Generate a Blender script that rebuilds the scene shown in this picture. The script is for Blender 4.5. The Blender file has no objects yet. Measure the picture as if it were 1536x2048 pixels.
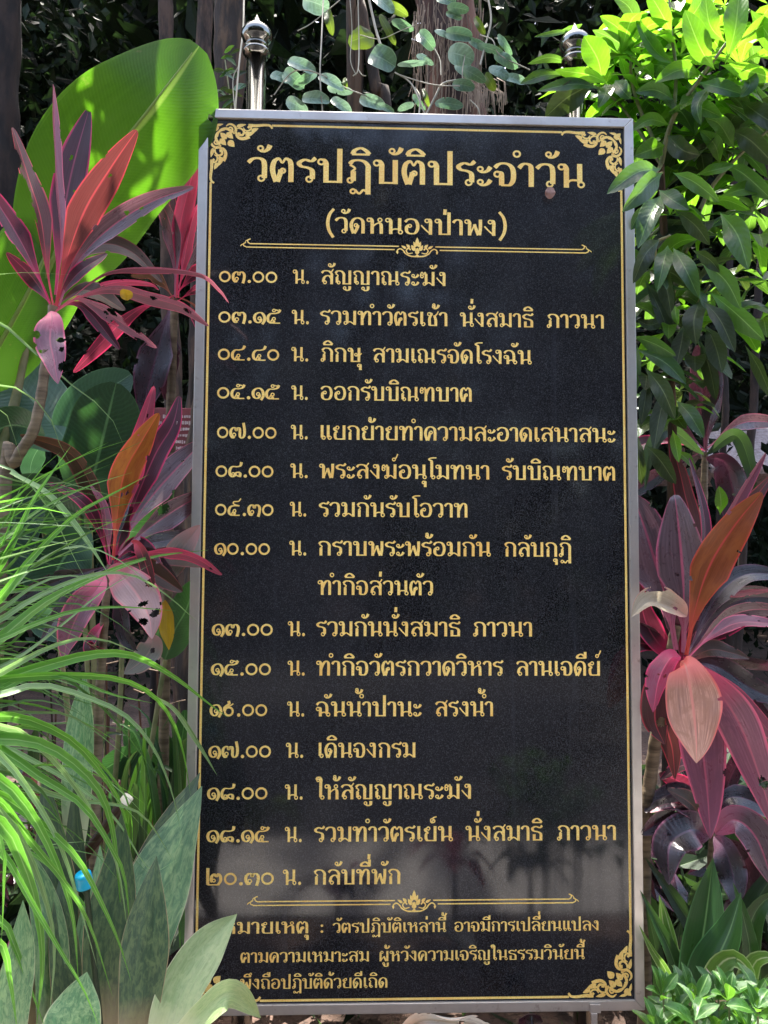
import bpy, math, random
import numpy as np
from mathutils import Vector, Euler
PI = math.pi
C = bpy.context.scene.collection
sc = bpy.context.scene
rnd = random.Random(7)

# ---------------------------------------------------------------- camera, sky, sun, exposure
cam_d = bpy.data.cameras.new('camera'); cam = bpy.data.objects.new('camera', cam_d); C.objects.link(cam)
cam.location = (-0.1528, -2.0526, 1.5813-0.2)
cam.rotation_euler = (1.62731, -0.005345, -0.031667)
cam_d.sensor_fit = 'VERTICAL'; cam_d.sensor_height = 36.0; cam_d.lens = 36.0*1538/2048
cam_d.clip_start = 0.02; cam_d.clip_end = 500
sc.camera = cam
SUN_EL, SUN_AZ = math.radians(75), math.radians(-10)      # azimuth from +Y towards +X
world = bpy.data.worlds.new('World'); sc.world = world; world.use_nodes = True
wn = world.node_tree
sky = wn.nodes.new('ShaderNodeTexSky'); sky.sky_type = 'NISHITA'; sky.sun_disc = False
sky.sun_elevation = SUN_EL; sky.sun_rotation = SUN_AZ; sky.air_density = 1.0; sky.dust_density = 5.0; sky.ozone_density = 0.5
bg = wn.nodes['Background']; bg.inputs['Strength'].default_value = 0.15
wn.links.new(sky.outputs[0], bg.inputs['Color'])
sun_d = bpy.data.lights.new('sun', 'SUN'); sun = bpy.data.objects.new('sun', sun_d); C.objects.link(sun)
sun_d.energy = 4.3; sun_d.angle = math.radians(0.53); sun_d.color = (1.0, 0.95, 0.86)
sd = Vector((math.sin(SUN_AZ)*math.cos(SUN_EL), math.cos(SUN_AZ)*math.cos(SUN_EL), math.sin(SUN_EL)))
sun.rotation_euler = sd.to_track_quat('Z', 'Y').to_euler()
sc.view_settings.view_transform = 'Standard'; sc.view_settings.look = 'None'
sc.view_settings.exposure = 2.45; sc.view_settings.gamma = 1.0
sc.cycles.max_bounces = 8; sc.cycles.transmission_bounces = 6; sc.cycles.use_denoising = True

# ---------------------------------------------------------------- helpers
F_PX = 1538.0
CR = np.array(Euler(cam.rotation_euler).to_matrix()); CO = np.array(cam.location)
def P(px, py, Y):
    """point of the place that stands at depth plane y = Y"""
    d = CR @ np.array([(px-768)/F_PX, -(py-1024)/F_PX, -1.0])
    return CO + d*((Y-CO[1])/d[1])
def mpp(Y): return (Y-CO[1])/F_PX              # metres per photo pixel at depth plane Y

def tag(o, label=None, cat=None, group=None, kind=None):
    if label: o['label'] = label
    if cat: o['category'] = cat
    if group: o['group'] = group
    if kind: o['kind'] = kind
    return o
def thing(name, loc, label, cat, group=None):
    o = bpy.data.objects.new(name, None); C.objects.link(o); o.location = tuple(float(x) for x in loc)
    o.empty_display_size = .05
    return tag(o, label, cat, group)

class MB:
    """collects shapes that become ONE mesh object"""
    def __init__(s): s.v = []; s.f = []; s.uv = []; s.mi = []
    def quadgrid(s, rows, uvs, skip=None, mi=0):
        b = len(s.v); n = len(rows[0])
        for r in rows: s.v += [tuple(p) for p in r]
        for i in range(len(rows)-1):
            for j in range(n-1):
                if skip and (i, j) in skip: continue
                s.f.append((b+i*n+j, b+i*n+j+1, b+(i+1)*n+j+1, b+(i+1)*n+j))
                s.uv += [uvs[i][j], uvs[i][j+1], uvs[i+1][j+1], uvs[i+1][j]]; s.mi.append(mi)
    def tube(s, pts, radii, n=8, cap=True, rough=0.0, seed=0):
        pts = [np.array(p, float) for p in pts]; rr = random.Random(seed)
        if not hasattr(radii, '__len__'): radii = [radii]*len(pts)
        ref = np.array((0.31, 1, 0.2)); rows = []; uvs = []; acc = 0
        for i, p in enumerate(pts):
            t = pts[min(i+1, len(pts)-1)]-pts[max(i-1, 0)]; t = t/np.linalg.norm(t)
            a = np.cross(t, ref); a /= np.linalg.norm(a); b = np.cross(t, a)
            if i: acc += np.linalg.norm(p-pts[i-1])
            row = []
            for k in range(n+1):
                th = 2*PI*(k % n)/n; r = radii[i]*(1+rough*(math.sin(3*th+i*.7+seed)*.6+math.sin(5*th+seed*2-i*.4)*.4))
                row.append(p+r*(a*math.cos(th)+b*math.sin(th)))
            rows.append(row); uvs.append([(k/n, acc) for k in range(n+1)])
        s.quadgrid(rows, uvs)
        if cap:
            for row, u in ((rows[0][::-1], 0), (rows[-1], 1)):
                b = len(s.v); s.v += [tuple(p) for p in row[:-1]]; s.f.append(tuple(range(b, b+n)))
                s.uv += [(0.5, u)]*n; s.mi.append(0)
    def lathe(s, prof, c, n=28):
        rows = [[(c[0]+r*math.cos(2*PI*k/n), c[1]+r*math.sin(2*PI*k/n), c[2]+z) for k in range(n+1)] for r, z in prof]
        s.quadgrid(rows, [[(k/n, i) for k in range(n+1)] for i in range(len(rows))])
    def box(s, lo, hi, mi=0):
        x0, y0, z0 = lo; x1, y1, z1 = hi; b = len(s.v)
        s.v += [(x0,y0,z0),(x1,y0,z0),(x1,y1,z0),(x0,y1,z0),(x0,y0,z1),(x1,y0,z1),(x1,y1,z1),(x0,y1,z1)]
        for q in ((0,3,2,1),(4,5,6,7),(0,1,5,4),(1,2,6,5),(2,3,7,6),(3,0,4,7)):
            s.f.append(tuple(b+i for i in q)); s.uv += [(0,0),(1,0),(1,1),(0,1)]; s.mi.append(mi)
    def build(s, name, mat, parent=None, smooth=True, bevel=0, label=None):
        me = bpy.data.meshes.new(name)
        off = np.array(parent_world(parent)) if parent else np.zeros(3)
        V = np.array(s.v, float)-off
        me.from_pydata([tuple(p) for p in V], [], s.f)
        if s.uv:
            uv = me.uv_layers.new(name='UVMap'); uv.data.foreach_set('uv', np.array(s.uv, np.float32).ravel())
        mats = mat if isinstance(mat, (list, tuple)) else [mat]
        for m in mats: me.materials.append(m)
        if len(mats) > 1: me.polygons.foreach_set('material_index', s.mi)
        me.polygons.foreach_set('use_smooth', [smooth]*len(me.polygons)); me.update()
        o = bpy.data.objects.new(name, me); C.objects.link(o)
        if parent: o.parent = parent
        if bevel:
            bv = o.modifiers.new('bevel', 'BEVEL'); bv.width = bevel; bv.segments = 2; bv.limit_method = 'ANGLE'
        if label: o['label'] = label
        return o
def parent_world(p):
    v = Vector((0, 0, 0))
    while p is not None: v += p.location; p = p.parent
    return v

def smooth_path(pts, n=8):
    pts = [np.array(p, float) for p in pts]
    if len(pts) == 2: pts = [pts[0], (pts[0]+pts[1])/2, pts[1]]
    return catmull(pts, n)
def resample(path, n):
    path = np.array(path); d = np.r_[0, np.cumsum(np.linalg.norm(np.diff(path, axis=0), axis=1))]
    t = np.linspace(0, d[-1], n)
    return np.stack([np.interp(t, d, path[:, k]) for k in range(path.shape[1])], 1)

def prof(shape, v):
    if shape == 'ti':       # narrow channelled stalk, long blade, drawn-out tip
        return (.10+.90*min(1, max(0, (v-.14)/.34))**1.3*(1 if v < .48 else max(0, 1-((v-.48)/.52)**2.0)**.8)) if v < .999 else .01
    if shape == 'lance':    return max(.012, math.sin(PI*min(1, v**.85))**.85)
    if shape == 'mango':    return max(.012, (math.sin(PI*v**1.15))**.75*(.35+.65*min(1, v/.35)))
    if shape == 'oval':     return max(.02, math.sqrt(max(0, 1-(2*v-1)**2)))
    if shape == 'paddle':   return max(.015, (1-(abs(2*v-1.02))**2.3)**.62 if abs(2*v-1.02) < 1 else .015)
    if shape == 'blade':    return max(.01, min(1, .55+v*1.2)*(1 if v < .45 else (1-((v-.45)/.55)**1.6)))
    if shape == 'sans':     return max(.01, (.55+.45*math.sin(min(1, v/.52)*PI/2))*(1 if v < .52 else max(0, 1-((v-.52)/.48)**1.75)))
    return 1
def leaf_geo(mb, pts, w, shape='ti', roll=0., fold=.25, wav=.04, holes=(), nu=8, nv=26, curl=0., seed=0, nhint=None, mi=0, twist=0.):
    """pts: 3D midrib points base->tip; w: full width in metres; nhint: direction the blade faces (None = towards the viewer's side)"""
    rr = random.Random(seed); path = resample(smooth_path(pts), nv+1); ph = rr.uniform(0, 6.3); ph2 = rr.uniform(0, 6.3)
    rows, uvs = [], []
    for i in range(nv+1):
        v = i/nv; p = path[i]
        t = path[min(i+1, nv)]-path[max(i-1, 0)]; t = t/max(1e-9, np.linalg.norm(t))
        nh = (CO-p) if nhint is None else np.array(nhint, float)
        n = nh-t*np.dot(nh, t); ln = np.linalg.norm(n); n = n/ln if ln > 1e-6 else np.array((0, 0, 1.))
        sd_ = np.cross(n, t); a = math.radians(roll+twist*(v-.5))
        S = sd_*math.cos(a)+n*math.sin(a); N = n*math.cos(a)-sd_*math.sin(a)
        hw = w/2*prof(shape, v); row, ur = [], []
        for j in range(nu+1):
            s = 2*j/nu-1
            hwv = hw*(1+.05*math.sin(9*v+ph2*(1 if s > 0 else 2)))
            up = fold*abs(s)*hwv + curl*s*s*hwv*1.2 + wav*w*abs(s)**2*math.sin(v*15+ph+(2 if s > 0 else 0))*prof(shape, v)
            row.append(p+S*s*hwv*(1-.18*fold*abs(s))+N*up); ur.append((j/nu, v))
        rows.append(row); uvs.append(ur)
    skip = set()
    for (hu, hv, ru, rv) in holes:
        for i in range(nv):
            for j in range(nu):
                du = ((j+.5)/nu-hu)/ru; dv = ((i+.5)/nv-hv)/rv
                if du*du+dv*dv < rr.uniform(.6, 1.25): skip.add((i, j))
    mb.quadgrid(rows, uvs, skip, mi)
def px3(pts): return [P(*p) for p in pts]
def leaf(parent, pts, wpx, mat, shape='ti', name='leaf', label=None, world_pts=False, **k):
    """one leaf as a part of its plant; pts = (px, py, depth plane)"""
    mb = MB(); Ym = pts[len(pts)//2][2]
    if k.get('holes'): k.setdefault('nu', 26); k.setdefault('nv', 90)
    k.setdefault('seed', rnd.randint(0, 9999))
    leaf_geo(mb, px3(pts), wpx*mpp(Ym), shape, **k)
    return mb.build(name, mat, parent, label=label)

# ---------------------------------------------------------------- materials
def newmat(name):
    m = bpy.data.materials.new(name); m.use_nodes = True
    nt = m.node_tree; return m, nt, nt.nodes['Principled BSDF'], nt.nodes['Material Output']
def N(nt, t, **kw):
    n = nt.nodes.new(t)
    for k, v in kw.items():
        if k[0] == 'i' and k[1:].isdigit(): n.inputs[int(k[1:])].default_value = v
        else: setattr(n, k, v)
    return n
def math_(nt, op, a, b=None, clamp=False):
    n = nt.nodes.new('ShaderNodeMath'); n.operation = op; n.use_clamp = clamp
    for i, x in enumerate((a, b)):
        if x is None: continue
        if isinstance(x, (int, float)): n.inputs[i].default_value = x
        else: nt.links.new(x, n.inputs[i])
    return n.outputs[0]
def mixc(nt, f, a, b, mode='MIX'):
    n = nt.nodes.new('ShaderNodeMix'); n.data_type = 'RGBA'; n.blend_type = mode
    for sock, x in ((n.inputs['Factor'], f), (n.inputs['A'], a), (n.inputs['B'], b)):
        if isinstance(x, (int, float)): sock.default_value = x
        elif isinstance(x, tuple): sock.default_value = (*x[:3], 1)
        else: nt.links.new(x, sock)
    return n.outputs['Result']
def noise(nt, vec, scale, detail=3, rough=.55, dist=0.):
    n = nt.nodes.new('ShaderNodeTexNoise'); n.inputs['Scale'].default_value = scale
    n.inputs['Detail'].default_value = detail; n.inputs['Roughness'].default_value = rough; n.inputs['Distortion'].default_value = dist
    if vec is not None: nt.links.new(vec, n.inputs['Vector'])
    return n.outputs['Fac']
def ramp(nt, f, stops):
    n = nt.nodes.new('ShaderNodeValToRGB'); e = n.color_ramp.elements
    while len(e) < len(stops): e.new(.5)
    for el, (p, c) in zip(e, stops): el.position = p; el.color = (*c[:3], 1) if isinstance(c, tuple) else (c, c, c, 1)
    nt.links.new(f, n.inputs[0]); return n.outputs[0]
def obj_vec(nt, scale=(1, 1, 1)):
    tc = nt.nodes.new('ShaderNodeTexCoord'); mp = nt.nodes.new('ShaderNodeMapping'); mp.inputs['Scale'].default_value = scale
    nt.links.new(tc.outputs['Object'], mp.inputs[0]); return mp.outputs[0]
def bump(nt, bsdf, h, strength=.3, dist=.002):
    b = nt.nodes.new('ShaderNodeBump'); b.inputs['Strength'].default_value = strength; b.inputs['Distance'].default_value = dist
    nt.links.new(h, b.inputs['Height']); nt.links.new(b.outputs[0], bsdf.inputs['Normal']); return b

def leaf_mat(name, base, edge=None, rib=None, trans=None, tf=.4, edge_w=.10, rib_w=.035, veins=0, vamp=.25, mott=None, mott_s=6., rough=.38, spec=.5, streak=.35, tipc=None, dry=0.):
    """base/edge/rib/mottle colours over the leaf's own length and width (UV), veins, gloss and light passing through"""
    K_ = .72      # leaves are dark things: keep every tone of a leaf at its real reflectance
    base = tuple(c*K_ for c in base); mott = mott and tuple(c*K_ for c in mott); tipc = tipc and tuple(c*K_ for c in tipc); rib = rib and tuple(c*.9 for c in rib)
    m, nt, B, out = newmat(name); L = nt.links
    uvn = nt.nodes.new('ShaderNodeUVMap'); sep = nt.nodes.new('ShaderNodeSeparateXYZ'); L.new(uvn.outputs[0], sep.inputs[0])
    u, v = sep.outputs[0], sep.outputs[1]
    oi = nt.nodes.new('ShaderNodeObjectInfo'); rv = oi.outputs['Random']
    au = math_(nt, 'ABSOLUTE', math_(nt, 'SUBTRACT', u, .5)); au2 = math_(nt, 'MULTIPLY', au, 2.)
    cmb = nt.nodes.new('ShaderNodeCombineXYZ')
    L.new(math_(nt, 'MULTIPLY', u, 26.), cmb.inputs[0]); L.new(math_(nt, 'MULTIPLY', v, 2.2), cmb.inputs[1]); L.new(math_(nt, 'MULTIPLY', rv, 40.), cmb.inputs[2])
    st = noise(nt, cmb.outputs[0], 1.0, 3, .6)
    cm2 = nt.nodes.new('ShaderNodeCombineXYZ')
    L.new(math_(nt, 'MULTIPLY', u, mott_s), cm2.inputs[0]); L.new(math_(nt, 'MULTIPLY', v, mott_s*1.6), cm2.inputs[1]); L.new(math_(nt, 'MULTIPLY', rv, 60.), cm2.inputs[2])
    blot = noise(nt, cm2.outputs[0], 1.0, 5, .65, .8)
    cm3 = nt.nodes.new('ShaderNodeCombineXYZ')
    L.new(math_(nt, 'MULTIPLY', u, 95.), cm3.inputs[0]); L.new(math_(nt, 'MULTIPLY', v, 2.5), cm3.inputs[1]); L.new(math_(nt, 'MULTIPLY', rv, 20.), cm3.inputs[2])
    fine = noise(nt, cm3.outputs[0], 1.0, 2, .6)
    st = math_(nt, 'ADD', math_(nt, 'MULTIPLY', st, .62), math_(nt, 'MULTIPLY', fine, .38))
    dark = tuple(c*(1-streak) for c in base); lite = tuple(min(1, c*(1+streak)) for c in base)
    col = mixc(nt, ramp(nt, st, [(.36, 0.), (.64, 1.)]), dark, lite)
    if mott: col = mixc(nt, ramp(nt, blot, [(.42, 0.), (.62, 1.)]), col, mott)
    else: col = mixc(nt, math_(nt, 'MULTIPLY', blot, .35), col, tuple(c*.6 for c in base))
    if tipc: col = mixc(nt, ramp(nt, v, [(.35, 0.), (.95, 1.)]), col, tipc)
    h = st
    if veins:
        ph = math_(nt, 'SUBTRACT', math_(nt, 'MULTIPLY', v, float(veins)), math_(nt, 'MULTIPLY', au, veins*.32)); ph = math_(nt, 'ADD', ph, math_(nt, 'MULTIPLY', blot, 1.1))
        sv = math_(nt, 'SINE', math_(nt, 'MULTIPLY', ph, 6.283)); vf = ramp(nt, math_(nt, 'ADD', math_(nt, 'MULTIPLY', sv, .5), .5), [(.55, 0.), (.98, 1.)])
        col = mixc(nt, math_(nt, 'MULTIPLY', vf, vamp), col, tuple(min(1, c*2.2+.02) for c in base)); h = sv
    if edge:
        e0 = math_(nt, 'ADD', au2, math_(nt, 'MULTIPLY', math_(nt, 'SUBTRACT', st, .5), .22))
        col = mixc(nt, ramp(nt, e0, [(1-edge_w*1.8, 0.), (1-edge_w*.5, 1.)]), col, edge)
        col = mixc(nt, ramp(nt, v, [(.12, 1.), (.34, 0.)]), col, edge)
    if rib: col = mixc(nt, ramp(nt, au, [(rib_w*.4, 1.), (rib_w, 0.)]), col, rib)
    if dry:  # brown dry spots
        sp = noise(nt, cm2.outputs[0], 2.3, 5, .7)
        col = mixc(nt, ramp(nt, sp, [(.70-dry*.1, 0.), (.76, 1.)]), col, (.22, .14, .07))
    hs = nt.nodes.new('ShaderNodeHueSaturation'); L.new(col, hs.inputs['Color'])
    L.new(math_(nt, 'ADD', .82, math_(nt, 'MULTIPLY', rv, .36)), hs.inputs['Value']); col = hs.outputs[0]
    L.new(col, B.inputs['Base Color']); B.inputs['Roughness'].default_value = rough; B.inputs['Specular IOR Level'].default_value = spec
    L.new(ramp(nt, blot, [(.3, rough*.8), (.7, min(1, rough*1.35))]), B.inputs['Roughness'])
    bump(nt, B, h, .16 if veins else .55, .0016)
    tr = nt.nodes.new('ShaderNodeBsdfTranslucent')
    if trans:
        L.new(mixc(nt, .36, col, trans), tr.inputs[0])
    else: L.new(col, tr.inputs[0])
    mx = nt.nodes.new('ShaderNodeMixShader'); mx.inputs[0].default_value = tf
    L.new(B.outputs[0], mx.inputs[1]); L.new(tr.outputs[0], mx.inputs[2]); L.new(mx.outputs[0], out.inputs[0])
    return m
def plain_mat(name, c0, c1, scale=8., rough=.6, metal=0., bstr=.3, bdist=.003, vec=(1, 1, 1), detail=5, spec=.5, lo=.35, hi=.65):
    m, nt, B, out = newmat(name); f = noise(nt, obj_vec(nt, vec), scale, detail, .6)
    nt.links.new(ramp(nt, f, [(lo, c0), (hi, c1)]), B.inputs['Base Color'])
    B.inputs['Roughness'].default_value = rough; B.inputs['Metallic'].default_value = metal; B.inputs['Specular IOR Level'].default_value = spec
    if bstr: bump(nt, B, f, bstr, bdist)
    return m
# ---------------------------------------------------------------- lettering
# every Thai glyph is drawn as pen strokes (baseline 0, x-height 1);
# L = small ring (cx, cy, radius), S = broad-pen stroke, T = thin stroke
TH, TN = 0.195, 0.082
def _arch(xl, xr, yb=0.0, yl=0.79):
    w = xr - xl
    return ('S', [(xl, yl), (xl+.2*w, yl+.14), (xl+.5*w, 1.0-.04), (xl+.8*w, .9), (xr, .72), (xr, .5), (xr, yb)])
def _lstem(x=.32, yb=0.0, lx=.14):
    return [('L', lx, .86, .1), ('S', [(lx, .955), (x-.08, .94), (x, .80), (x, .6), (x, yb)])]
def _beak(x=.2):
    return [('S', [(x, 0), (x, .5)]), ('T', [(x-.06, .48), (x+.07, .62), (x-.12, .77)]) ]
def _v(x, a=0.0, b=1.0): return ('S', [(x, a), (x, b)])
def _sara(x0, yb):      # sara i arch, yb = base height
    return [('T', [(x0, yb), (-.12, yb)]), ('S', [(x0+.03, yb), (x0+.12, yb+.17), (x0+.33, yb+.26), (x0+.52, yb+.16), (-.13, yb)])]
def _hook(dx, dy):      # mai han akat / mai tho family
    return [('L', dx-.40, dy+.13, .085), ('S', [(dx-.42, dy+.03), (dx-.28, dy), (dx-.13, dy+.1), (dx-.05, dy+.27)])]
G = {
'ก': (.98, _beak(.22)+[_arch(.08, .78)]),
'ค': (.98, [('L', .50, .56, .09), ('S', [(.43, .56), (.41, .42), (.34, .18), (.29, 0)]), ('S', [(.24, 0), (.13, .35), (.12, .62), (.25, .87), (.47, .96), (.68, .88), (.78, .66), (.78, 0)])]),
'ต': (.98, [('L', .48, .46, .08), ('S', [(.41, .5), (.40, .4), (.34, .18), (.29, 0)]), ('S', [(.24, 0), (.13, .35), (.11, .60), (.17, .84), (.29, .955)]), ('T', [(.26, .955), (.35, .955), (.46, .79), (.57, .955), (.66, .955)]), ('S', [(.63, .955), (.74, .86), (.78, .62), (.78, 0)])]),
'ด': (.98, [('L', .38, .50, .09), ('S', [(.48, .52), (.46, .36), (.36, .15), (.28, 0)]), ('S', [(.24, 0), (.13, .35), (.12, .62), (.25, .87), (.47, .96), (.68, .88), (.78, .66), (.78, 0)])]),
'ถ': (.98, [_v(.20, .12, .5), ('L', .31, .13, .09), ('T', [(.15, .48), (.27, .62), (.08, .77)]), _arch(.08, .78)]),
'ภ': (1.0, [_v(.28, .10, .5), ('L', .17, .12, .09), ('T', [(.22, .48), (.34, .62), (.15, .77)]), _arch(.14, .82)]),
'ฏ': (1.0, [_v(.28, .10, .5), ('L', .17, .12, .09), ('T', [(.22, .48), (.34, .62), (.15, .77)]), _arch(.14, .82, -.45), ('T', [(.84, -.43), (.66, -.27), (.50, -.42), (.34, -.26)]), ('L', .27, -.33, .08)]),
'ง': (.80, [('L', .36, .86, .1), ('S', [(.37, .955), (.52, .93), (.57, .75), (.56, .4), (.56, 0)]), ('T', [(.57, .03), (.28, .30), (.03, .58)])]),
'จ': (.94, [('L', .15, .50, .1), ('S', [(.16, .6), (.29, .55), (.31, .35), (.31, .04)]), ('S', [(.29, .05), (.45, .045), (.62, .07), (.74, .28), (.74, .66), (.62, .88), (.40, .96), (.20, .91), (.06, .77)])]),
'ฉ': (1.02, [('L', .15, .50, .1), ('S', [(.16, .6), (.29, .55), (.31, .35), (.31, 0)]), ('T', [(.30, .10), (.45, .26), (.72, .27)]), ('L', .84, .13, .1), ('S', [(.74, .16), (.74, .66), (.62, .88), (.40, .96), (.20, .91), (.06, .77)])]),
'ช': (.92, [('L', .22, .84, .1), ('S', [(.25, .94), (.38, .86), (.30, .68), (.24, .5), (.26, .04)]), ('T', [(.24, .045), (.7, .045)]), ('S', [(.67, 0), (.68, .4), (.60, .68), (.60, .72)]), ('T', [(.55, .66), (.72, .80), (.86, 1.04)]), ('T', [(.60, .70), (.72, .82)])]),
'ธ': (.90, [('S', [(.80, .99), (.64, .86), (.34, .93), (.12, .80), (.22, .64), (.52, .57), (.70, .44), (.71, .2), (.71, 0)]), ('T', [(.72, .045), (.24, .045)]), ('S', [(.24, 0), (.24, .42)])]),
'ร': (.76, [('S', [(.70, 1.02), (.54, .88), (.30, .93), (.10, .80), (.18, .66), (.42, .60), (.57, .48), (.58, .14)]), ('L', .47, .13, .1)]),
'ว': (.80, [('S', [(.02, .77), (.16, .91), (.34, .96), (.53, .90), (.61, .70), (.61, .14)]), ('L', .50, .13, .1)]),
'า': (.66, [('S', [(.02, .77), (.13, .91), (.27, .96), (.42, .9), (.47, .72), (.47, 0)])]),
'อ': (.96, [('L', .34, .53, .085), ('S', [(.27, .58), (.16, .45), (.17, .2), (.30, .065), (.48, .045), (.66, .1), (.78, .34), (.78, .64), (.66, .88), (.42, .96), (.22, .91), (.07, .77)])]),
'บ': (1.04, _lstem()+[('T', [(.25, .045), (.86, .045)]), _v(.82)]),
'ป': (1.04, _lstem()+[('T', [(.25, .045), (.86, .045)]), _v(.82, 0, 1.42)]),
'ผ': (1.06, [_v(.20, 0, .86), ('L', .33, .86, .1), ('T', [(.2, .93), (.27, .955), (.33, .955)]), ('T', [(.20, .02), (.50, .46)]), ('S', [(.50, .48), (.62, .24), (.72, .02)]), _v(.84)]),
'พ': (1.12, _lstem(.30)+[('T', [(.32, .02), (.58, .70)]), ('S', [(.57, .70), (.68, .36), (.80, .02)]), ('S', [(.86, .02), (.92, .5), (.92, 1.0)])]),
'ม': (1.04, _lstem(.32, .14)+[('L', .21, .13, .09), ('T', [(.32, .10), (.52, .22), (.82, .03)]), _v(.84)]),
'น': (1.06, _lstem()+[('T', [(.32, .14), (.48, .30), (.80, .31)]), _v(.82, .2, 1.0), ('L', .87, .13, .1)]),
'ย': (1.0, [('L', .34, .84, .095), ('S', [(.25, .86), (.14, .78), (.18, .66), (.34, .56)]), ('S', [(.34, .57), (.20, .46), (.19, .2), (.26, .05)]), ('T', [(.22, .045), (.82, .045)]), _v(.80)]),
'ล': (.96, [_arch(.08, .78), ('S', [(.76, .42), (.62, .58), (.44, .60), (.27, .48), (.20, .28), (.20, .16)]), ('L', .31, .13, .095)]),
'ส': (.98, [_arch(.08, .78), ('S', [(.76, .42), (.62, .58), (.44, .60), (.27, .48), (.20, .28), (.20, .16)]), ('L', .31, .13, .095), ('T', [(.58, .86), (.76, .90), (.90, 1.08)])]),
'ษ': (1.08, _lstem()+[('T', [(.25, .045), (.86, .045)]), _v(.82), ('L', .60, .52, .08), ('T', [(.62, .43), (.82, .46), (1.02, .62)])]),
'ห': (1.06, _lstem()+[('T', [(.33, .40), (.5, .58), (.72, .70)]), ('L', .76, .86, .1), ('S', [(.70, .70), (.82, .58), (.84, .3), (.84, 0)])]),
'ท': (1.06, _lstem(.32)+[('S', [(.33, .45), (.46, .76), (.62, .95), (.76, .93), (.84, .74), (.84, 0)])]),
'ฑ': (1.18, [('L', .15, .66, .09), ('T', [(.06, .66), (.07, .86), (.17, .95), (.27, .80), (.36, .95), (.44, .84)]), ('S', [(.44, .84), (.45, .6), (.45, 0)]), ('S', [(.46, .45), (.58, .76), (.74, .95), (.88, .93), (.96, .74), (.96, 0)])]),
'ฆ': (1.16, [('L', .15, .66, .09), ('T', [(.06, .66), (.07, .86), (.17, .95), (.27, .80), (.36, .95), (.44, .84)]), ('S', [(.44, .84), (.44, .6), (.44, .14)]), ('L', .33, .13, .09), ('T', [(.44, .10), (.64, .22), (.92, .03)]), _v(.94)]),
'ณ': (1.40, [_v(.18, .12, .5), ('L', .29, .13, .09), ('T', [(.13, .48), (.25, .62), (.07, .77)]), _arch(.07, .66), ('T', [(.66, .12), (.80, .30), (1.14, .31)]), _v(1.14, .2, 1.0), ('L', 1.19, .13, .1)]),
'ญ': (1.30, [_v(.18, .12, .5), ('L', .29, .13, .09), ('T', [(.13, .48), (.25, .62), (.07, .77)]), _arch(.07, .66), ('T', [(.66, .045), (1.1, .045)]), _v(1.08, 0, 1.0), ('L', .72, -.26, .08), ('S', [(.74, -.35), (.90, -.42), (1.06, -.34), (1.08, -.12)])]),
'เ': (.50, [_v(.20, .14, 1.0), ('L', .31, .13, .1)]),
'แ': (.92, [_v(.20, .14, 1.0), ('L', .31, .13, .1), _v(.62, .14, 1.0), ('L', .73, .13, .1)]),
'โ': (.56, [_v(.30, .14, 1.15), ('L', .41, .13, .1), ('S', [(.30, 1.12), (.27, 1.26), (.10, 1.36)]), ('T', [(.05, 1.36), (.25, 1.46), (.62, 1.48)])]),
'ใ': (.56, [_v(.30, .14, 1.1), ('L', .41, .13, .1), ('S', [(.30, 1.08), (.32, 1.3), (.22, 1.46), (.08, 1.44), (.03, 1.30)]), ('L', .12, 1.27, .08)]),
'ะ': (.62, [('L', .14, .70, .085), ('S', [(.12, .61), (.26, .57), (.42, .65), (.52, .80)]), ('L', .14, .16, .085), ('S', [(.12, .07), (.26, .03), (.42, .11), (.52, .26)])]),
'ั': (0, _hook(.06, 1.24)),
'ิ': (0, _sara(-.78, 1.2)), 'ี': (0, _sara(-.78, 1.2)+[_v(-.15, 1.18, 1.62)]),
'ึ': (0, _sara(-.78, 1.2)+[('L', -.15, 1.46, .085)]), 'ื': (0, _sara(-.78, 1.2)+[('S', [(-.15, 1.18), (-.15, 1.62)]), ('T', [(-.34, 1.4), (-.34, 1.62)])]),
'ุ': (0, [('L', -.27, -.24, .08), ('S', [(-.26, -.155), (-.16, -.2), (-.15, -.35), (-.15, -.56)])]),
'ู': (0, [('L', -.57, -.22, .08), ('S', [(-.50, -.24), (-.49, -.44), (-.34, -.5), (-.19, -.44), (-.17, -.14)])]),
'่': (0, [('S', [(-.20, 1.26), (-.18, 1.6)])]), '้': (0, _hook(.02, 1.24)+[('L', -.38, 1.50, .07), ('T', [(-.31, 1.5), (-.31, 1.38), (-.42, 1.3)])]),
'็': (0, [('L', -.42, 1.40, .08), ('T', [(-.5, 1.40), (-.46, 1.24), (-.28, 1.24), (-.22, 1.36), (-.34, 1.48), (-.3, 1.56), (-.1, 1.62)])]),
'์': (0, [('L', -.30, 1.34, .09), ('T', [(-.22, 1.37), (-.12, 1.52), (-.04, 1.72)])]),
'ํ': (0, [('L', -.06, 1.36, .11)]),
'๐': (.90, [('R', .43, .42, .335)]),
'๑': (.88, [('S', [(.62, -.05), (.76, .22), (.74, .52), (.58, .74), (.36, .76), (.15, .62), (.09, .38), (.18, .14), (.36, .06), (.50, .16), (.53, .34)]), ('L', .43, .36, .095)]),
'๒': (1.12, [('S', [(.14, 1.14), (.14, .6), (.15, .05)]), ('T', [(.14, .045), (.85, .045)]), ('S', [(.80, .05), (.94, .3), (.92, .6), (.80, .74), (.68, .58), (.54, .74), (.40, .6), (.36, .36), (.42, .22)]), ('L', .52, .32, .085)]),
'๓': (1.02, [('S', [(.40, .12), (.24, .06), (.11, .28), (.12, .58), (.28, .75), (.42, .72), (.50, .56), (.58, .72), (.74, .75), (.87, .58), (.86, .28), (.78, -.04)]), ('L', .35, .27, .1)]),
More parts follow.
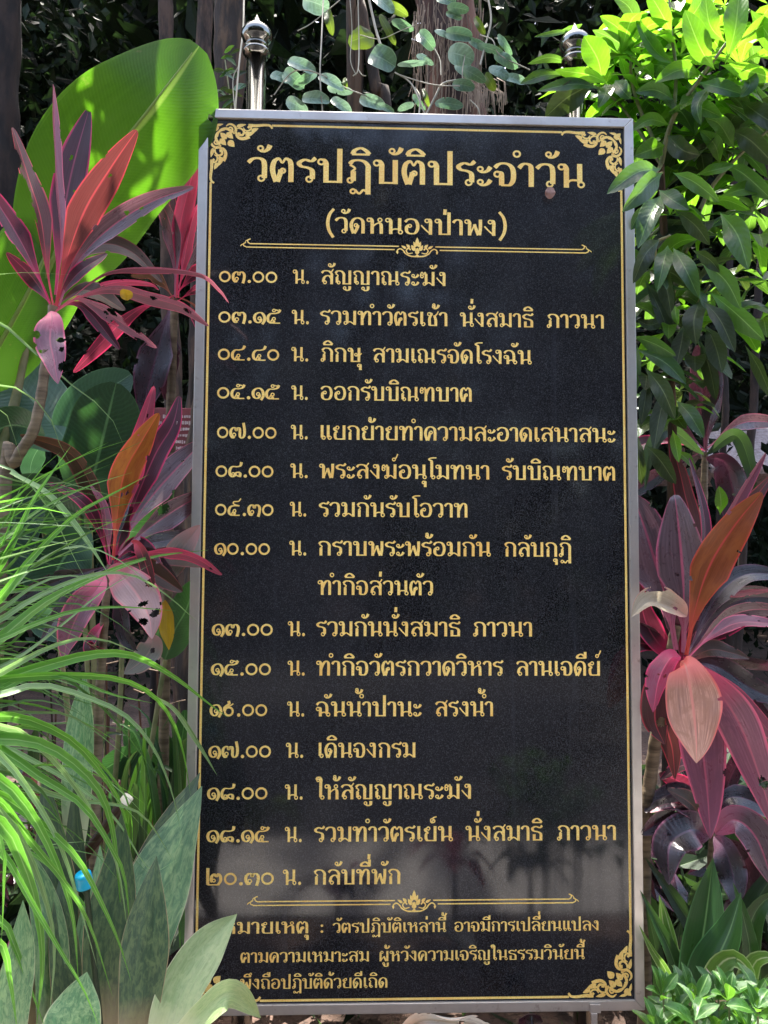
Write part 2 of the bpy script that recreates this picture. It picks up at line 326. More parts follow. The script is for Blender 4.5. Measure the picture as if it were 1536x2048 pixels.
'๔': (1.0, [('S', [(.92, 1.04), (.80, .82), (.56, .74), (.28, .72), (.11, .50), (.13, .20), (.30, .05), (.48, .1), (.5, .2)]), ('L', .50, .34, .09), ('T', [(.41, .34), (.30, .1), (.48, .045), (.92, .045)])]),
'๕': (1.0, [('S', [(.92, 1.0), (.80, .80), (.56, .72), (.28, .70), (.11, .48), (.13, .20), (.30, .05), (.48, .1), (.5, .2)]), ('L', .50, .34, .09), ('T', [(.41, .34), (.30, .1), (.48, .045), (.92, .045)]), ('L', .50, .93, .085), ('T', [(.56, .99), (.78, .94)])]),
'๖': (.90, [('R', .42, .34, .27), ('S', [(.14, .36), (.14, .6), (.34, .78), (.44, .86), (.40, 1.04)]), ('T', [(.28, .70), (.5, .72), (.72, .86)])]),
'๗': (1.24, [('S', [(.40, .12), (.24, .06), (.11, .28), (.12, .58), (.28, .75), (.42, .72), (.50, .56), (.58, .72), (.72, .72), (.76, .50), (.76, .18), (.90, .05), (1.06, .2), (1.09, .6), (1.0, 1.1)]), ('L', .35, .27, .1)]),
'๘': (.98, [('S', [(.90, 1.06), (.84, .82), (.60, .74), (.28, .74), (.11, .50), (.13, .20), (.28, .05), (.44, .12), (.52, .30), (.70, .36), (.82, .26), (.80, .04)]), ('L', .34, .24, .08), ('T', [(.5, .26), (.62, .12), (.86, .045)])]),
'๙': (1.0, [('S', [(.50, .22), (.47, .10), (.30, .05), (.14, .18), (.11, .42), (.24, .64), (.48, .70), (.84, .69)]), ('L', .50, .34, .09), ('T', [(.41, .34), (.30, .1), (.48, .045), (.88, .045)]), ('T', [(.85, .70), (.64, .74), (.42, .84), (.44, .97), (.62, .99), (.80, 1.02), (.94, 1.20)])]),
'.': (.40, [('D', .20, .10, .115)]), ':': (.50, [('D', .25, .12, .105), ('D', .25, .62, .105)]), ' ': (.62, []),
'(': (.58, [('S', [(.50, 1.5), (.26, 1.15), (.16, .65), (.24, .15), (.48, -.28)])]),
')': (.58, [('S', [(.08, 1.5), (.32, 1.15), (.42, .65), (.34, .15), (.10, -.28)])]),
}
UP = set('ัิีึื็ํ'); TONE = set('่้์')

def catmull(P, n=7):
    P = [np.array(p, float) for p in P]
    if len(P) == 2: return P
    Q = [2*P[0]-P[1]] + P + [2*P[-1]-P[-2]]
    out = []
    for i in range(1, len(Q)-2):
        a, b, c, d = Q[i-1], Q[i], Q[i+1], Q[i+2]
        for k in range(n):
            t = k/n
            out.append(.5*((2*b)+(c-a)*t+(2*a-5*b+4*c-d)*t*t+(3*b-a-3*c+d)*t**3))
    out.append(P[-1]); return out

class Flat:          # flat printed shapes on the board face, one thin layer per stroke
    def __init__(s): s.v = []; s.f = []; s.z = 0.0
    def layer(s): s.z += 0.000004; return s.z
    def strip(s, L, R):
        z = s.layer(); b = len(s.v)
        for a, c in zip(L, R): s.v += [(a[0], a[1], z), (c[0], c[1], z)]
        for i in range(len(L)-1): s.f.append((b+2*i, b+2*i+1, b+2*i+3, b+2*i+2))
    def fan(s, pts):
        z = s.layer(); b = len(s.v)
        s.v += [(p[0], p[1], z) for p in pts]; s.f.append(tuple(range(b, b+len(pts))))
    def ring(s, cx, cy, r0, r1, sx=1., n=22):
        A = [(cx+sx*r0*math.cos(t), cy+r0*math.sin(t)) for t in np.linspace(0, 2*PI, n)]
        B = [(cx+sx*r1*math.cos(t), cy+r1*math.sin(t)) for t in np.linspace(0, 2*PI, n)]
        s.strip(A, B)
    def pen(s, P, thick, thin, xf=None, n=7):
        P = catmull(P, n); P = [p for i, p in enumerate(P) if i == 0 or np.hypot(*(p-P[i-1])) > 1e-6]
        L, R = [], []
        for i, p in enumerate(P):
            t = P[min(i+1, len(P)-1)] - P[max(i-1, 0)]; t = t/max(1e-9, np.hypot(*t))
            w = (thin+(thick-thin)*abs(t[1])**1.6)/2; nn = np.array((-t[1], t[0]))
            L.append(p+nn*w); R.append(p-nn*w)
        if xf: L = [xf(p) for p in L]; R = [xf(p) for p in R]
        s.strip(L, R)

def text_width(t):
    return sum(G['า'][0] if c == 'ำ' else G[c][0] for c in t)
def draw_text(fl, t, x0, x1, y, xh):
    sx = (x1-x0)/text_width(t); pos = 0.0; prev = ''; lift = 0.0
    for i, c in enumerate(t):
        dy = 0.0; dx = 0.0
        parts = [c] if c != 'ำ' else ['ํ', 'า']
        for c in parts:
            adv, items = G[c]
            if c in UP or c in TONE:
                if prev == 'ป': dx = -.26
                nxt = t[i+1] if i+1 < len(t) else ''
                if c in TONE and lift > 0: dy = lift
                if c in TONE and nxt == 'ำ': dy = .30
                if c in UP: lift = .38
            elif c not in 'ุู':
                lift = 0.0
            if prev == 'ญ' and c in 'ุู': dy = -.3
            X = lambda p, dx=dx, dy=dy: (x0+(pos+p[0]+dx)*sx, y+(p[1]+dy)*xh)
            for it in items:
                if it[0] == 'L':
                    q = X(it[1:3]); fl.ring(q[0], q[1], (it[3]*1.08-TN*.46)*xh, (it[3]*1.08+TN*.46)*xh, sx/xh)
                elif it[0] == 'R':
                    q = X(it[1:3]); fl.ring(q[0], q[1], (it[3]-.068)*xh, (it[3]+.068)*xh, sx/xh, 30)
                elif it[0] == 'D':
                    q = X(it[1:3]); fl.fan([(q[0]+it[3]*sx*math.cos(a), q[1]+it[3]*xh*math.sin(a)) for a in np.linspace(0, 2*PI, 17)[:-1]])
                else:
                    fl.pen(it[1], TH if it[0] == 'S' else TN*1.1, TN, X)
            pos += adv
            if c not in UP and c not in TONE and c not in 'ุู': prev = c

# ---------------------------------------------------------------- materials in use
PINK = (.66, .03, .13); PALEPINK = (.72, .20, .28)
M_ti_purple = leaf_mat('ti_dark_purple', (.060, .016, .032), PINK, (.30, .05, .10), (.5, .05, .10), .30, .10, streak=.5, rough=.36)
M_ti_mauve = leaf_mat('ti_mauve', (.14, .088, .105), (.45, .10, .17), (.42, .09, .15), (.35, .10, .14), .18, .06, streak=.5, rough=.28, spec=.8)
M_ti_pink = leaf_mat('ti_pink', (.40, .05, .11), (.66, .05, .14), (.66, .10, .18), (.95, .08, .16), .38, .12, streak=.4, mott=(.34, .09, .15), mott_s=3)
M_ti_rose = leaf_mat('ti_rose', (.27, .10, .145), (.62, .10, .18), (.40, .09, .14), (.7, .2, .25), .26, .09, streak=.55, mott=(.15, .06, .10), mott_s=3, tipc=(.24, .075, .12), rough=.3, spec=.6)
M_ti_red = leaf_mat('ti_red_brown', (.105, .032, .034), (.58, .05, .08), (.50, .06, .08), (.36, .06, .05), .26, .08, streak=.45)
M_ti_amber = leaf_mat('ti_amber', (.27, .07, .016), (.68, .06, .09), (.6, .08, .05), (.85, .26, .03), .5, .08, streak=.35, mott=(.42, .15, .02), mott_s=2.5)
M_ti_orange = leaf_mat('ti_orange_red', (.22, .055, .018), (.60, .06, .05), (.60, .07, .07), (.70, .18, .03), .46, .06, streak=.45, mott=(.34, .10, .025), mott_s=2.5)
M_ti_peach = leaf_mat('ti_peach', (.56, .29, .19), (.62, .12, .10), (.60, .22, .16), (1., .4, .25), .3, .06, streak=.6, mott=(.40, .20, .12), mott_s=3)
M_ti_pale = leaf_mat('ti_pale_pink', (.55, .36, .36), (.62, .14, .18), (.62, .3, .3), (.8, .4, .4), .30, .09, streak=.2, dry=1.)
M_ti_grey = leaf_mat('ti_faded_grey', (.30, .28, .25), (.42, .22, .20), (.35, .25, .22), (.4, .35, .3), .25, .08, streak=.25, dry=1.)
M_ti_black = leaf_mat('ti_blackish', (.018, .010, .016), (.09, .025, .05), (.06, .02, .04), (.2, .04, .08), .18, .08, streak=.4, rough=.28, spec=.8)
M_ti_brown = leaf_mat('ti_olive_brown', (.065, .034, .018), (.24, .06, .06), (.20, .06, .04), (.3, .12, .04), .35, .08, streak=.4)
M_dry_cream = leaf_mat('dry_cream_leaf', (.60, .52, .38), (.62, .36, .28), (.5, .42, .28), (.8, .7, .5), .3, .06, streak=.2, dry=1.2)
M_yellow = leaf_mat('yellow_leaf', (.62, .42, .02), (.45, .25, .02), None, (.9, .6, .03), .45, .08, streak=.3, dry=1.)
M_big = leaf_mat('broad_green_leaf', (.050, .125, .012), (.09, .18, .03), (.36, .48, .10), (.22, .66, .01), .50, .025, rib_w=.028, veins=78, vamp=.13, streak=.25, rough=.42, spec=.35, mott=(.075, .165, .018), mott_s=2.2, dry=.6)
M_big_dark = leaf_mat('broad_dark_green_leaf', (.015, .060, .028), (.05, .12, .05), (.10, .22, .09), (.12, .35, .05), .25, .03, rib_w=.025, veins=26, vamp=.22, streak=.2, rough=.36, spec=.6)
M_big_grey = leaf_mat('broad_grey_green_leaf', (.05, .12, .08), (.10, .2, .12), (.16, .28, .17), (.12, .35, .08), .25, .03, rib_w=.02, veins=30, vamp=.12, streak=.2, rough=.4, spec=.6)
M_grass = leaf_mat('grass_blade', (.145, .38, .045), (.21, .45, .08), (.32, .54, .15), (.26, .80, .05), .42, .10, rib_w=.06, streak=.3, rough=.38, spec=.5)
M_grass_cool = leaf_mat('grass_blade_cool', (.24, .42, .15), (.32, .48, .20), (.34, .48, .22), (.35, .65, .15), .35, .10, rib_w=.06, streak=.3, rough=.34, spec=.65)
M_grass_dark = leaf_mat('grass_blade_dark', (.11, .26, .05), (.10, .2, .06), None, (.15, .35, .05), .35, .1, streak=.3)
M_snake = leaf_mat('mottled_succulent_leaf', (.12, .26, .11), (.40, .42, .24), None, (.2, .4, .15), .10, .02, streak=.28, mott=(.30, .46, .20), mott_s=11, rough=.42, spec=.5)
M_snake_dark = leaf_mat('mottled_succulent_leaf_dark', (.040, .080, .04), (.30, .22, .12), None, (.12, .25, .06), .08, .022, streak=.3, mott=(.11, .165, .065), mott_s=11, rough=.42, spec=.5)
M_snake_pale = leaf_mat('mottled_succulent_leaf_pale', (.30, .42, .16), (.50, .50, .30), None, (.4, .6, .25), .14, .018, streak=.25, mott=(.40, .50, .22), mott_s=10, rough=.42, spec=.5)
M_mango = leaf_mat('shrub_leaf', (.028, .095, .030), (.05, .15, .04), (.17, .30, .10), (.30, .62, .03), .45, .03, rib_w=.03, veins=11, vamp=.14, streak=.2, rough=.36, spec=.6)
M_mango_lit = leaf_mat('lit_shrub_leaf', (.09, .22, .02), (.13, .28, .03), (.26, .42, .09), (.32, .80, .015), .58, .03, rib_w=.03, veins=11, vamp=.14, streak=.2, rough=.4, spec=.45)  # lit copy of the shrub leaf, backlight put into the colour
M_mango_dark = leaf_mat('dark_shrub_leaf', (.024, .046, .015), (.04, .08, .03), (.13, .17, .07), (.18, .3, .03), .35, .03, rib_w=.03, veins=11, vamp=.15, streak=.2, rough=.45)  # darker copy of the shrub leaf
M_vine = leaf_mat('vine_leaf', (.27, .42, .32), (.34, .46, .36), (.32, .46, .36), (.25, .5, .2), .2, .05, rib_w=.03, streak=.2, rough=.42, spec=.6, mott=(.19, .32, .23), mott_s=2.5, veins=7, vamp=.15)
M_vine_b = leaf_mat('vine_leaf_deep', (.14, .26, .17), (.24, .36, .24), (.24, .36, .24), (.22, .5, .14), .25, .05, rib_w=.03, streak=.25, rough=.38, spec=.6, veins=7, vamp=.15, dry=1.)
M_white_dry = leaf_mat('bleached_dead_leaf', (.95, .90, .80), (.8, .6, .45), (.7, .6, .45), None, .25, .05, streak=.25, dry=1.)
M_vine_dark = leaf_mat('vine_leaf_olive', (.07, .12, .02), None, (.12, .2, .05), (.3, .45, .03), .45, streak=.2)
M_strap = leaf_mat('strap_leaf', (.03, .095, .02), (.06, .18, .05), (.14, .26, .08), (.2, .5, .04), .35, .04, rib_w=.03, streak=.3, rough=.33, spec=.6)
M_strap_dark = leaf_mat('strap_leaf_dark', (.028, .06, .025), None, (.06, .11, .04), (.12, .25, .04), .25, .04, streak=.3)
M_strap_stripe = leaf_mat('striped_strap_leaf', (.16, .34, .05), (.42, .55, .22), (.55, .62, .30), (.4, .8, .08), .4, .12, rib_w=.05, streak=.35, rough=.35)
M_bush = leaf_mat('small_bush_leaf', (.04, .14, .02), (.08, .2, .05), (.2, .36, .1), (.35, .8, .05), .42, .05, rib_w=.05, streak=.2, rough=.3, spec=.7)
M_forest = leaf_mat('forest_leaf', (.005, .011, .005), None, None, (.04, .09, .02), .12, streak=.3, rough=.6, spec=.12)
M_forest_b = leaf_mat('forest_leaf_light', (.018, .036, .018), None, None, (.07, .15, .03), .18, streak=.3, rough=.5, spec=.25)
M_bark_red = plain_mat('bark_reddish', (.024, .009, .005), (.125, .052, .030), 14, .85, bstr=1., lo=.44, hi=.60, bdist=.012, vec=(1, 1, .25))
M_bark_grey = plain_mat('bark_grey', (.013, .007, .004), (.068, .038, .024), 16, .85, bstr=1., lo=.44, hi=.60, bdist=.01, vec=(1, 1, .3))
M_bark_tan = plain_mat('bark_tan', (.013, .007, .003), (.072, .040, .018), 18, .85, bstr=1., lo=.44, hi=.60, bdist=.015, vec=(1, 1, .2))
M_bark_dark = plain_mat('bark_dark', (.006, .003, .002), (.024, .013, .008), 14, .9, bstr=1., lo=.44, hi=.60, bdist=.01, vec=(1, 1, .3))
M_root = plain_mat('dry_rootlet', (.10, .065, .04), (.28, .20, .135), 30, .8, vec=(1, 1, .3))
M_cane = plain_mat('cane_stem', (.07, .048, .026), (.21, .155, .095), 60, .7, bstr=.7, bdist=.003, vec=(.15, .15, 1))
M_vstem = plain_mat('vine_stem', (.26, .24, .17), (.46, .42, .33), 30, .7, vec=(1, 1, .3))
M_twig = plain_mat('green_brown_twig', (.10, .12, .04), (.22, .20, .09), 20, .6)

# ---------------------------------------------------------------- the setting
def sheet(name, lo, hi, z, mat, n=2, amp=0.):
    mb = MB(); rows = []
    for i in range(n+1):
        rows.append([(lo[0]+(hi[0]-lo[0])*j/n, lo[1]+(hi[1]-lo[1])*i/n, z+amp*math.sin(i*2.1+j*1.3)*math.sin(j*.9)) for j in range(n+1)])
    mb.quadgrid(rows, [[(0, 0)]*(n+1)]*(n+1)); return tag(mb.build(name, mat), kind='structure')
m, nt, B, out = newmat('soil_and_litter'); ov = obj_vec(nt)
n1 = noise(nt, ov, 1.4, 5, .65); n2 = noise(nt, ov, 38, 6, .7)
c = mixc(nt, ramp(nt, n1, [(.35, 0.), (.65, 1.)]), (.055, .034, .024), (.15, .092, .07))
c = mixc(nt, ramp(nt, n2, [(.50, 0.), (.62, 1.)]), c, (.035, .022, .016)); nt.links.new(c, B.inputs['Base Color'])
B.inputs['Roughness'].default_value = .9; bump(nt, B, n2, .9, .02); M_soil = m
sheet('ground', (-60, -60), (60, 60), 0.0, M_soil)
M_conc = plain_mat('paving_concrete', (.30, .28, .27), (.46, .43, .41), 3.0, .85, bstr=.2, bdist=.003)
sheet('paving', (-12, -1.75), (12, -.95), 0.012, M_conc)
M_shade_road = plain_mat('shaded_asphalt', (.022, .021, .023), (.050, .047, .050), 60, .9, bstr=.8, bdist=.01)  # dark tone puts the shade beyond the paving into the colour
sheet('shaded_road', (-14, -9), (14, -1.75), 0.008, M_shade_road)
def bank():  # added dark bank that plugs bright sky gaps behind the leaves
    mb = MB(); rows = [[(x, 13+abs(x)*-.12+dy, z+.6*math.sin(x*.8)) for x in np.linspace(-30, 30, 31)] for dy, z in ((0, -1), (1.5, 4), (3, 9), (5, 14), (9, 17), (20, 18))]
    mb.quadgrid(rows, [[(.3, .5)]*31]*6); return tag(mb.build('sky_block_bank', plain_mat('sky_block_dark', (.003, .006, .003), (.010, .016, .007), 3, .95, bstr=.9, bdist=.1)), kind='structure')
bank()

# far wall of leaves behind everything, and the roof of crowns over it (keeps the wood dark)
def leaf_cloud(count, boxes, size, seed, clump=0.0, nclump=0):
    r = np.random.RandomState(seed); V = []; 
    lo, hi = np.array(boxes[0], float), np.array(boxes[1], float)
    if nclump:
        cc = lo+(hi-lo)*r.rand(nclump, 3); cs = clump*(.5+r.rand(nclump)); idx = r.randint(0, nclump, count)
        c = cc[idx]+r.randn(count, 3)*cs[idx][:, None]*np.array((1, 1, .7))
    else: c = lo+(hi-lo)*r.rand(count, 3)
    a = r.randn(count, 3); a[:, 2] -= .3; a /= np.linalg.norm(a, axis=1)[:, None]
    b = np.cross(a, r.randn(count, 3)); b /= np.linalg.norm(b, axis=1)[:, None]
    n = np.cross(a, b); s = (size*(.55+.9*r.rand(count)))[:, None]
    v = np.stack([c-a*s*.5, c-a*s*.1+b*s*.22+n*s*.06, c+a*s*.5, c-a*s*.1-b*s*.22+n*s*.06], 1)
    return v[(c[:, 2] > .03) & ((c[:, 1] > .17) | (c[:, 1] < -2))]
def cloud_obj(name, clouds, mats):
    me = bpy.data.meshes.new(name); V = np.concatenate([c.reshape(-1, 3) for c in clouds]); n = len(V)//4
    me.from_pydata(V.tolist(), [], np.arange(n*4).reshape(n, 4).tolist())
    uv = me.uv_layers.new(name='UVMap'); uv.data.foreach_set('uv', np.tile(np.array([.5, 0, 1, .4, .5, 1, 0, .4], np.float32), n))
    for mt in mats: me.materials.append(mt)
    me.polygons.foreach_set('material_index', np.random.RandomState(3).randint(0, len(mats), n)); me.update()
    o = bpy.data.objects.new(name, me); C.objects.link(o); return o
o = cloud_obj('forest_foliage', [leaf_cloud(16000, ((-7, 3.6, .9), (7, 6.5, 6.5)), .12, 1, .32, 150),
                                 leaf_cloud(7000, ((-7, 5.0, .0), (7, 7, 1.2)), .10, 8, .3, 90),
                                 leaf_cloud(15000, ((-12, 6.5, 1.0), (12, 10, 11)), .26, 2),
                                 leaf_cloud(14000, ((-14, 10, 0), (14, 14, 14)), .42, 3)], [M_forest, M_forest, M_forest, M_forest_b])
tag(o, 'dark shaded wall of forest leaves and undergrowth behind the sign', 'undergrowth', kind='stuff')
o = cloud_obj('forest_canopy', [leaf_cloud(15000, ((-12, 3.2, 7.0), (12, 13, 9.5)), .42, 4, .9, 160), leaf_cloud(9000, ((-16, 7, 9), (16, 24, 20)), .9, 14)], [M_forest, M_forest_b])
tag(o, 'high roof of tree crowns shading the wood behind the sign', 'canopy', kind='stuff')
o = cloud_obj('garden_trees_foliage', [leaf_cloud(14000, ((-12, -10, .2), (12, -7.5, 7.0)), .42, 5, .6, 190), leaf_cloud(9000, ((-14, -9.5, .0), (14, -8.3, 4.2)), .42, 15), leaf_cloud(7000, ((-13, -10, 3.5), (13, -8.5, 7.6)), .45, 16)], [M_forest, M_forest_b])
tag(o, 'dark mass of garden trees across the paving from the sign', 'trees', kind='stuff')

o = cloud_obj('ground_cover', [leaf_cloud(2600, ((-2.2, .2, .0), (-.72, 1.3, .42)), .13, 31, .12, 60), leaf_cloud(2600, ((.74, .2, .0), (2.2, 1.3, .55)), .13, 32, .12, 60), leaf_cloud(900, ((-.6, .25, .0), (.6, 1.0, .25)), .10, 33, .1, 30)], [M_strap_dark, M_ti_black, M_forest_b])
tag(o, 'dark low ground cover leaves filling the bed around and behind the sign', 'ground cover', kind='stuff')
def trunk_tree(label, pts, radii, mat, crown_z=8.0, seed=0, rough=.14):
    """a tree of the wood: trunk, and its crown far above the picture"""
    base = pts[0]; t = thing('forest_tree', (base[0], base[1], 0), label, 'tree', 'trees in the wood behind the sign')
    mb = MB(); pp = smooth_path(pts, 7); rr = np.interp(np.linspace(0, 1, len(pp)), np.linspace(0, 1, len(radii)), radii)
    jr = random.Random(seed); mb.tube(pp, [q*(1+jr.uniform(-.07, .07)) for q in rr], 18, True, rough, seed); mb.build('trunk', mat, t); top = np.array(pts[-1])
    cv = leaf_cloud(260, (top-np.array((1.5, 1.3, .5)), top+np.array((1.5, 1.3, 2.0))), .40, seed+50)
    mb = MB(); 
    for q in cv:
        b = len(mb.v); mb.v += [tuple(x) for x in q]; mb.f.append((b, b+1, b+2, b+3)); mb.uv += [(.5, 0), (1, .4), (.5, 1), (0, .4)]; mb.mi.append(0)
    mb.build('crown', M_forest, t, smooth=False); return t
def vert(px0, py0, px1, py1, Y, zt=7.5):
    """trunk axis through two photo points at depth plane Y, run from the ground up to height zt"""
    a, b = P(px0, py0, Y), P(px1, py1, Y); d = (b-a)/(b[2]-a[2])
    g = a+d*(0-a[2]); g[2] = -.05; k = a+d*(zt-a[2]); m_ = a+d*(2.2-a[2])
    r = random.Random(int(px0*7+py0)); out = [g]
    for z in (.4, .8, 1.2, 1.6, 2.0, 2.4, 2.8, 3.2, 3.6, 4.2, 5., 7., 11.):
        q = a+d*(z-a[2]); q[0] += r.uniform(-.012, .012); q[1] += r.uniform(-.02, .02); out.append(q)
    return out+[k]
th_tree = trunk_tree('thick reddish tree trunk hung with dry rootlets behind the top middle of the sign', vert(905, 215, 893, 0, .75, 20.0), [.125, .112, .105, .08], M_bark_red, seed=1)
trunk_tree('brown rough tree trunk behind the ball-topped post left of the middle', vert(452, 205, 462, 0, 1.6, 20.0), [.085, .08, .075, .06], M_bark_tan, seed=2)
trunk_tree('slender pinkish grey tree trunk above the broad green leaf', vert(348, 760, 331, 20, 2.3, 20.0), [.052, .050, .042, .035], M_bark_grey, seed=3)
trunk_tree('dark shaded tree trunk at the far left edge', vert(0, 700, 18, 0, 1.9, 20.0), [.085, .078, .07, .06], M_bark_dark, seed=4)
trunk_tree('mossy grey trunk just left of the sign frame', vert(390, 800, 398, 500, 2.6, 20.0), [.055, .05, .05, .04], M_bark_grey, seed=5)
trunk_tree('slim dark trunk right of the sign, left of two', vert(1442, 950, 1452, 700, 3.4, 20.0), [.026, .024, .022, .015], M_bark_dark, seed=6)
trunk_tree('slim dark trunk at the right edge, right of two', vert(1496, 950, 1512, 700, 3.0, 20.0), [.030, .027, .026, .015], M_bark_dark, seed=7)
trunk_tree('leaning bare brown stem between post and thick trunk', [P(790, 420, 1.2)*np.array((1, 1, 0)), P(775, 330, 1.2), P(752, 180, 1.2), P(738, 90, 1.2), P(722, 0, 1.2), P(700, -400, 1.2), P(690, -6500, 1.2)], [.03, .028, .026, .024, .02], M_bark_tan, seed=8, rough=.05)
def shade_bough(label, c, ext, n, size, seed, root):  # added leaves above the view, placed to shade the left plants
    t = thing('added_shade_tree', (root[0], root[1], 0), label, 'tree', 'trees in the wood behind the sign'); r0 = np.array(root, float)
    mb = MB(); mb.tube(smooth_path([r0*np.array((1, 1, 0)), r0, (r0+np.array(c))/2+np.array((0, 0, .25)), np.array(c)]), list(np.linspace(.06, .012, 25)), 8); mb.build('trunk', M_bark_dark, t)
    mb = MB()
    for q in leaf_cloud(n, (np.array(c)-np.array(ext), np.array(c)+np.array(ext)), size, seed):
        b = len(mb.v); mb.v += [tuple(x) for x in q]; mb.f.append((b, b+1, b+2, b+3)); mb.uv += [(.5, 0), (1, .4), (.5, 1), (0, .4)]; mb.mi.append(0)
    mb.build('crown', M_mango_dark, t, smooth=False)
shade_bough('unseen added tree shading the left plants, its crown just above the picture', (-1.27, .36, 3.75), (.50, .26, .22), 430, .17, 61, (-1.9, 1.3, 3.0))
# rootlets hanging on the thick trunk: one hairy sleeve, part of that tree
mb = MB(); r = random.Random(5)
for k in range(150):
    x = r.uniform(826, 968); Y = .62+r.uniform(-.06, .12) if 845 < x < 950 else .66; y0 = r.uniform(-20, 150); ln = r.uniform(40, 150)
    mb.tube([P(x, y0, Y), P(x+r.uniform(-7, 7), y0+ln*.5, Y-.01), P(x+r.uniform(-12, 12), y0+ln, Y+r.uniform(-.02, .02))], r.uniform(.0008, .0022), 4, False)
for k in range(60):
    x = r.uniform(935, 1010); y0 = r.uniform(160, 190); mb.tube([P(x-15, y0-8, .55), P(x, y0, .5), P(x+r.uniform(-6, 8), y0+r.uniform(15, 55), .5)], r.uniform(.0008, .0016), 4, False)
tag(mb.build('rootlets', M_root, th_tree), kind='stuff')

# low shelter roof far behind at the right
t = thing('garden_shelter', (P(1500, 900, 5.2)[0]+.6, 5.2, 0), 'low open shelter with a pinkish grey roof far behind at the right', 'shelter')
M_roof = plain_mat('weathered_roof', (.24, .19, .185), (.46, .38, .37), 30, .85, bstr=.4)
zt, zb = P(1480, 862, 5.2)[2], P(1480, 938, 5.0)[2]; xl = P(1405, 900, 5.1)[0]
mb = MB(); mb.quadgrid([[(xl, 4.9, zb), (xl+2.6, 4.9, zb)], [(xl+.05, 5.6, zt+.12), (xl+2.6, 5.6, zt+.12)], [(xl, 6.3, zb), (xl+2.6, 6.3, zb)]], [[(0, 0), (1, 0)], [(0, .5), (1, .5)], [(0, 1), (1, 1)]])
ro = mb.build('roof', M_roof, t, smooth=False); sf = ro.modifiers.new('solid', 'SOLIDIFY'); sf.thickness = .06
for dx in (.2, 2.4):
    for y in (5.05, 6.15):
        mb = MB(); mb.tube([(xl+dx, y, 0), (xl+dx, y, zb+.03)], .05, 8); mb.build('post', M_bark_dark, t)

# dark red notice board seen between the plants and the sign
t = thing('notice_board', tuple(P(355, 868, 1.7)*np.array((1, 1, 0))), 'small dark red board of faded white lettering behind the plants', 'notice board')
M_red = plain_mat('red_paint', (.12, .022, .025), (.19, .035, .038), 12, .55, bstr=.05); M_fade = plain_mat('faded_white_paint', (.34, .22, .22), (.62, .52, .50), 40, .7, bstr=0)
a, b = P(298, 815, 1.7), P(425, 918, 1.7)
mb = MB(); mb.box((a[0], 1.70, b[2]), (b[0], 1.73, a[2])); mb.build('panel', M_red, t, False, .003)
mb = MB(); r = random.Random(11); H = a[2]-b[2]
for row in range(7):   # worn, unreadable strokes in rows
    z = a[2]-H*(.17+row*.125); x = a[0]+.02
    while x < b[0]-.03:
        w = r.uniform(.004, .011); h = r.uniform(.010, .020)
        if r.random() < .86: mb.box((x, 1.698, z-h/2+r.uniform(-.002, .002)), (x+w, 1.6995, z+h/2))
        x += w+r.uniform(.001, .005)
mb.build('lettering', M_fade, t, False)
for x in (a[0]+.04, b[0]-.04):
    mb = MB(); mb.tube([(x, 1.75, 0), (x, 1.75, a[2]-.02)], .018, 8); mb.build('leg', M_bark_dark, t)

# ---------------------------------------------------------------- the sign
SZ = 0.2
sign = thing('sign_board', (0, 0, 0), 'tall black notice board in steel frame covered in gold Thai lettering', 'sign')
m, nt, B, out = newmat('black_gloss_panel'); ov = obj_vec(nt)
sp = noise(nt, ov, 420, 2, .6); dust = noise(nt, obj_vec(nt, (1, 1, .45)), 2.6, 6, .62, .6); spk = noise(nt, ov, 900, 1, .5)
c = mixc(nt, ramp(nt, dust, [(.35, 0.), (.72, 1.)]), (.0072, .0074, .0082), (.019, .0195, .0225))
c = mixc(nt, ramp(nt, sp, [(.50, 0.), (.70, .9)]), c, (.062, .064, .072))
mp = nt.nodes.new('ShaderNodeMapping'); mp.inputs['Rotation'].default_value = (0, math.radians(-24), 0); mp.inputs['Scale'].default_value = (26, 1, .9); tcx = nt.nodes.new('ShaderNodeTexCoord'); nt.links.new(tcx.outputs['Object'], mp.inputs[0])
diag_streak = noise(nt, mp.outputs[0], 1.0, 4, .65); c = mixc(nt, ramp(nt, diag_streak, [(.60, 0.), (.74, .6)]), c, (.034, .036, .044))  # diagonal streaks: dusty scratches, and a sheen put into the colour
c = mixc(nt, ramp(nt, spk, [(.72, 0.), (.80, .5)]), c, (.16, .17, .19))
nt.links.new(c, B.inputs['Base Color']); B.inputs['Specular IOR Level'].default_value = .40
nt.links.new(ramp(nt, dust, [(.3, .05), (.75, .13)]), B.inputs['Roughness']); M_panel = m
m, nt, B, out = newmat('gold_leaf_print'); ov = obj_vec(nt)
g1 = noise(nt, ov, 260, 3, .65); g2 = noise(nt, ov, 9, 3)
c = mixc(nt, ramp(nt, g1, [(.34, 0.), (.66, 1.)]), (.86, .49, .08), (1.0, .83, .29))
c = mixc(nt, ramp(nt, g2, [(.46, 0.), (.70, .55)]), c, (.80, .42, .08)); wr = noise(nt, ov, 120, 5, .75); c = mixc(nt, ramp(nt, wr, [(.72, 0.), (.78, .6)]), c, (.22, .12, .04)); nt.links.new(c, B.inputs['Base Color'])
B.inputs['Metallic'].default_value = .0; B.inputs['Roughness'].default_value = .5; bump(nt, B, g1, .3, .0005); M_gold = m
m, nt, B, out = newmat('brushed_steel'); ov = obj_vec(nt)
b1 = noise(nt, ov, 5, 5, .6); b2 = noise(nt, obj_vec(nt, (1, 1, 60)), 6, 2)
c = mixc(nt, ramp(nt, b1, [(.40, 0.), (.70, 1.)]), (.60, .57, .53), (.42, .39, .36)); stn = noise(nt, ov, 26, 5, .7)
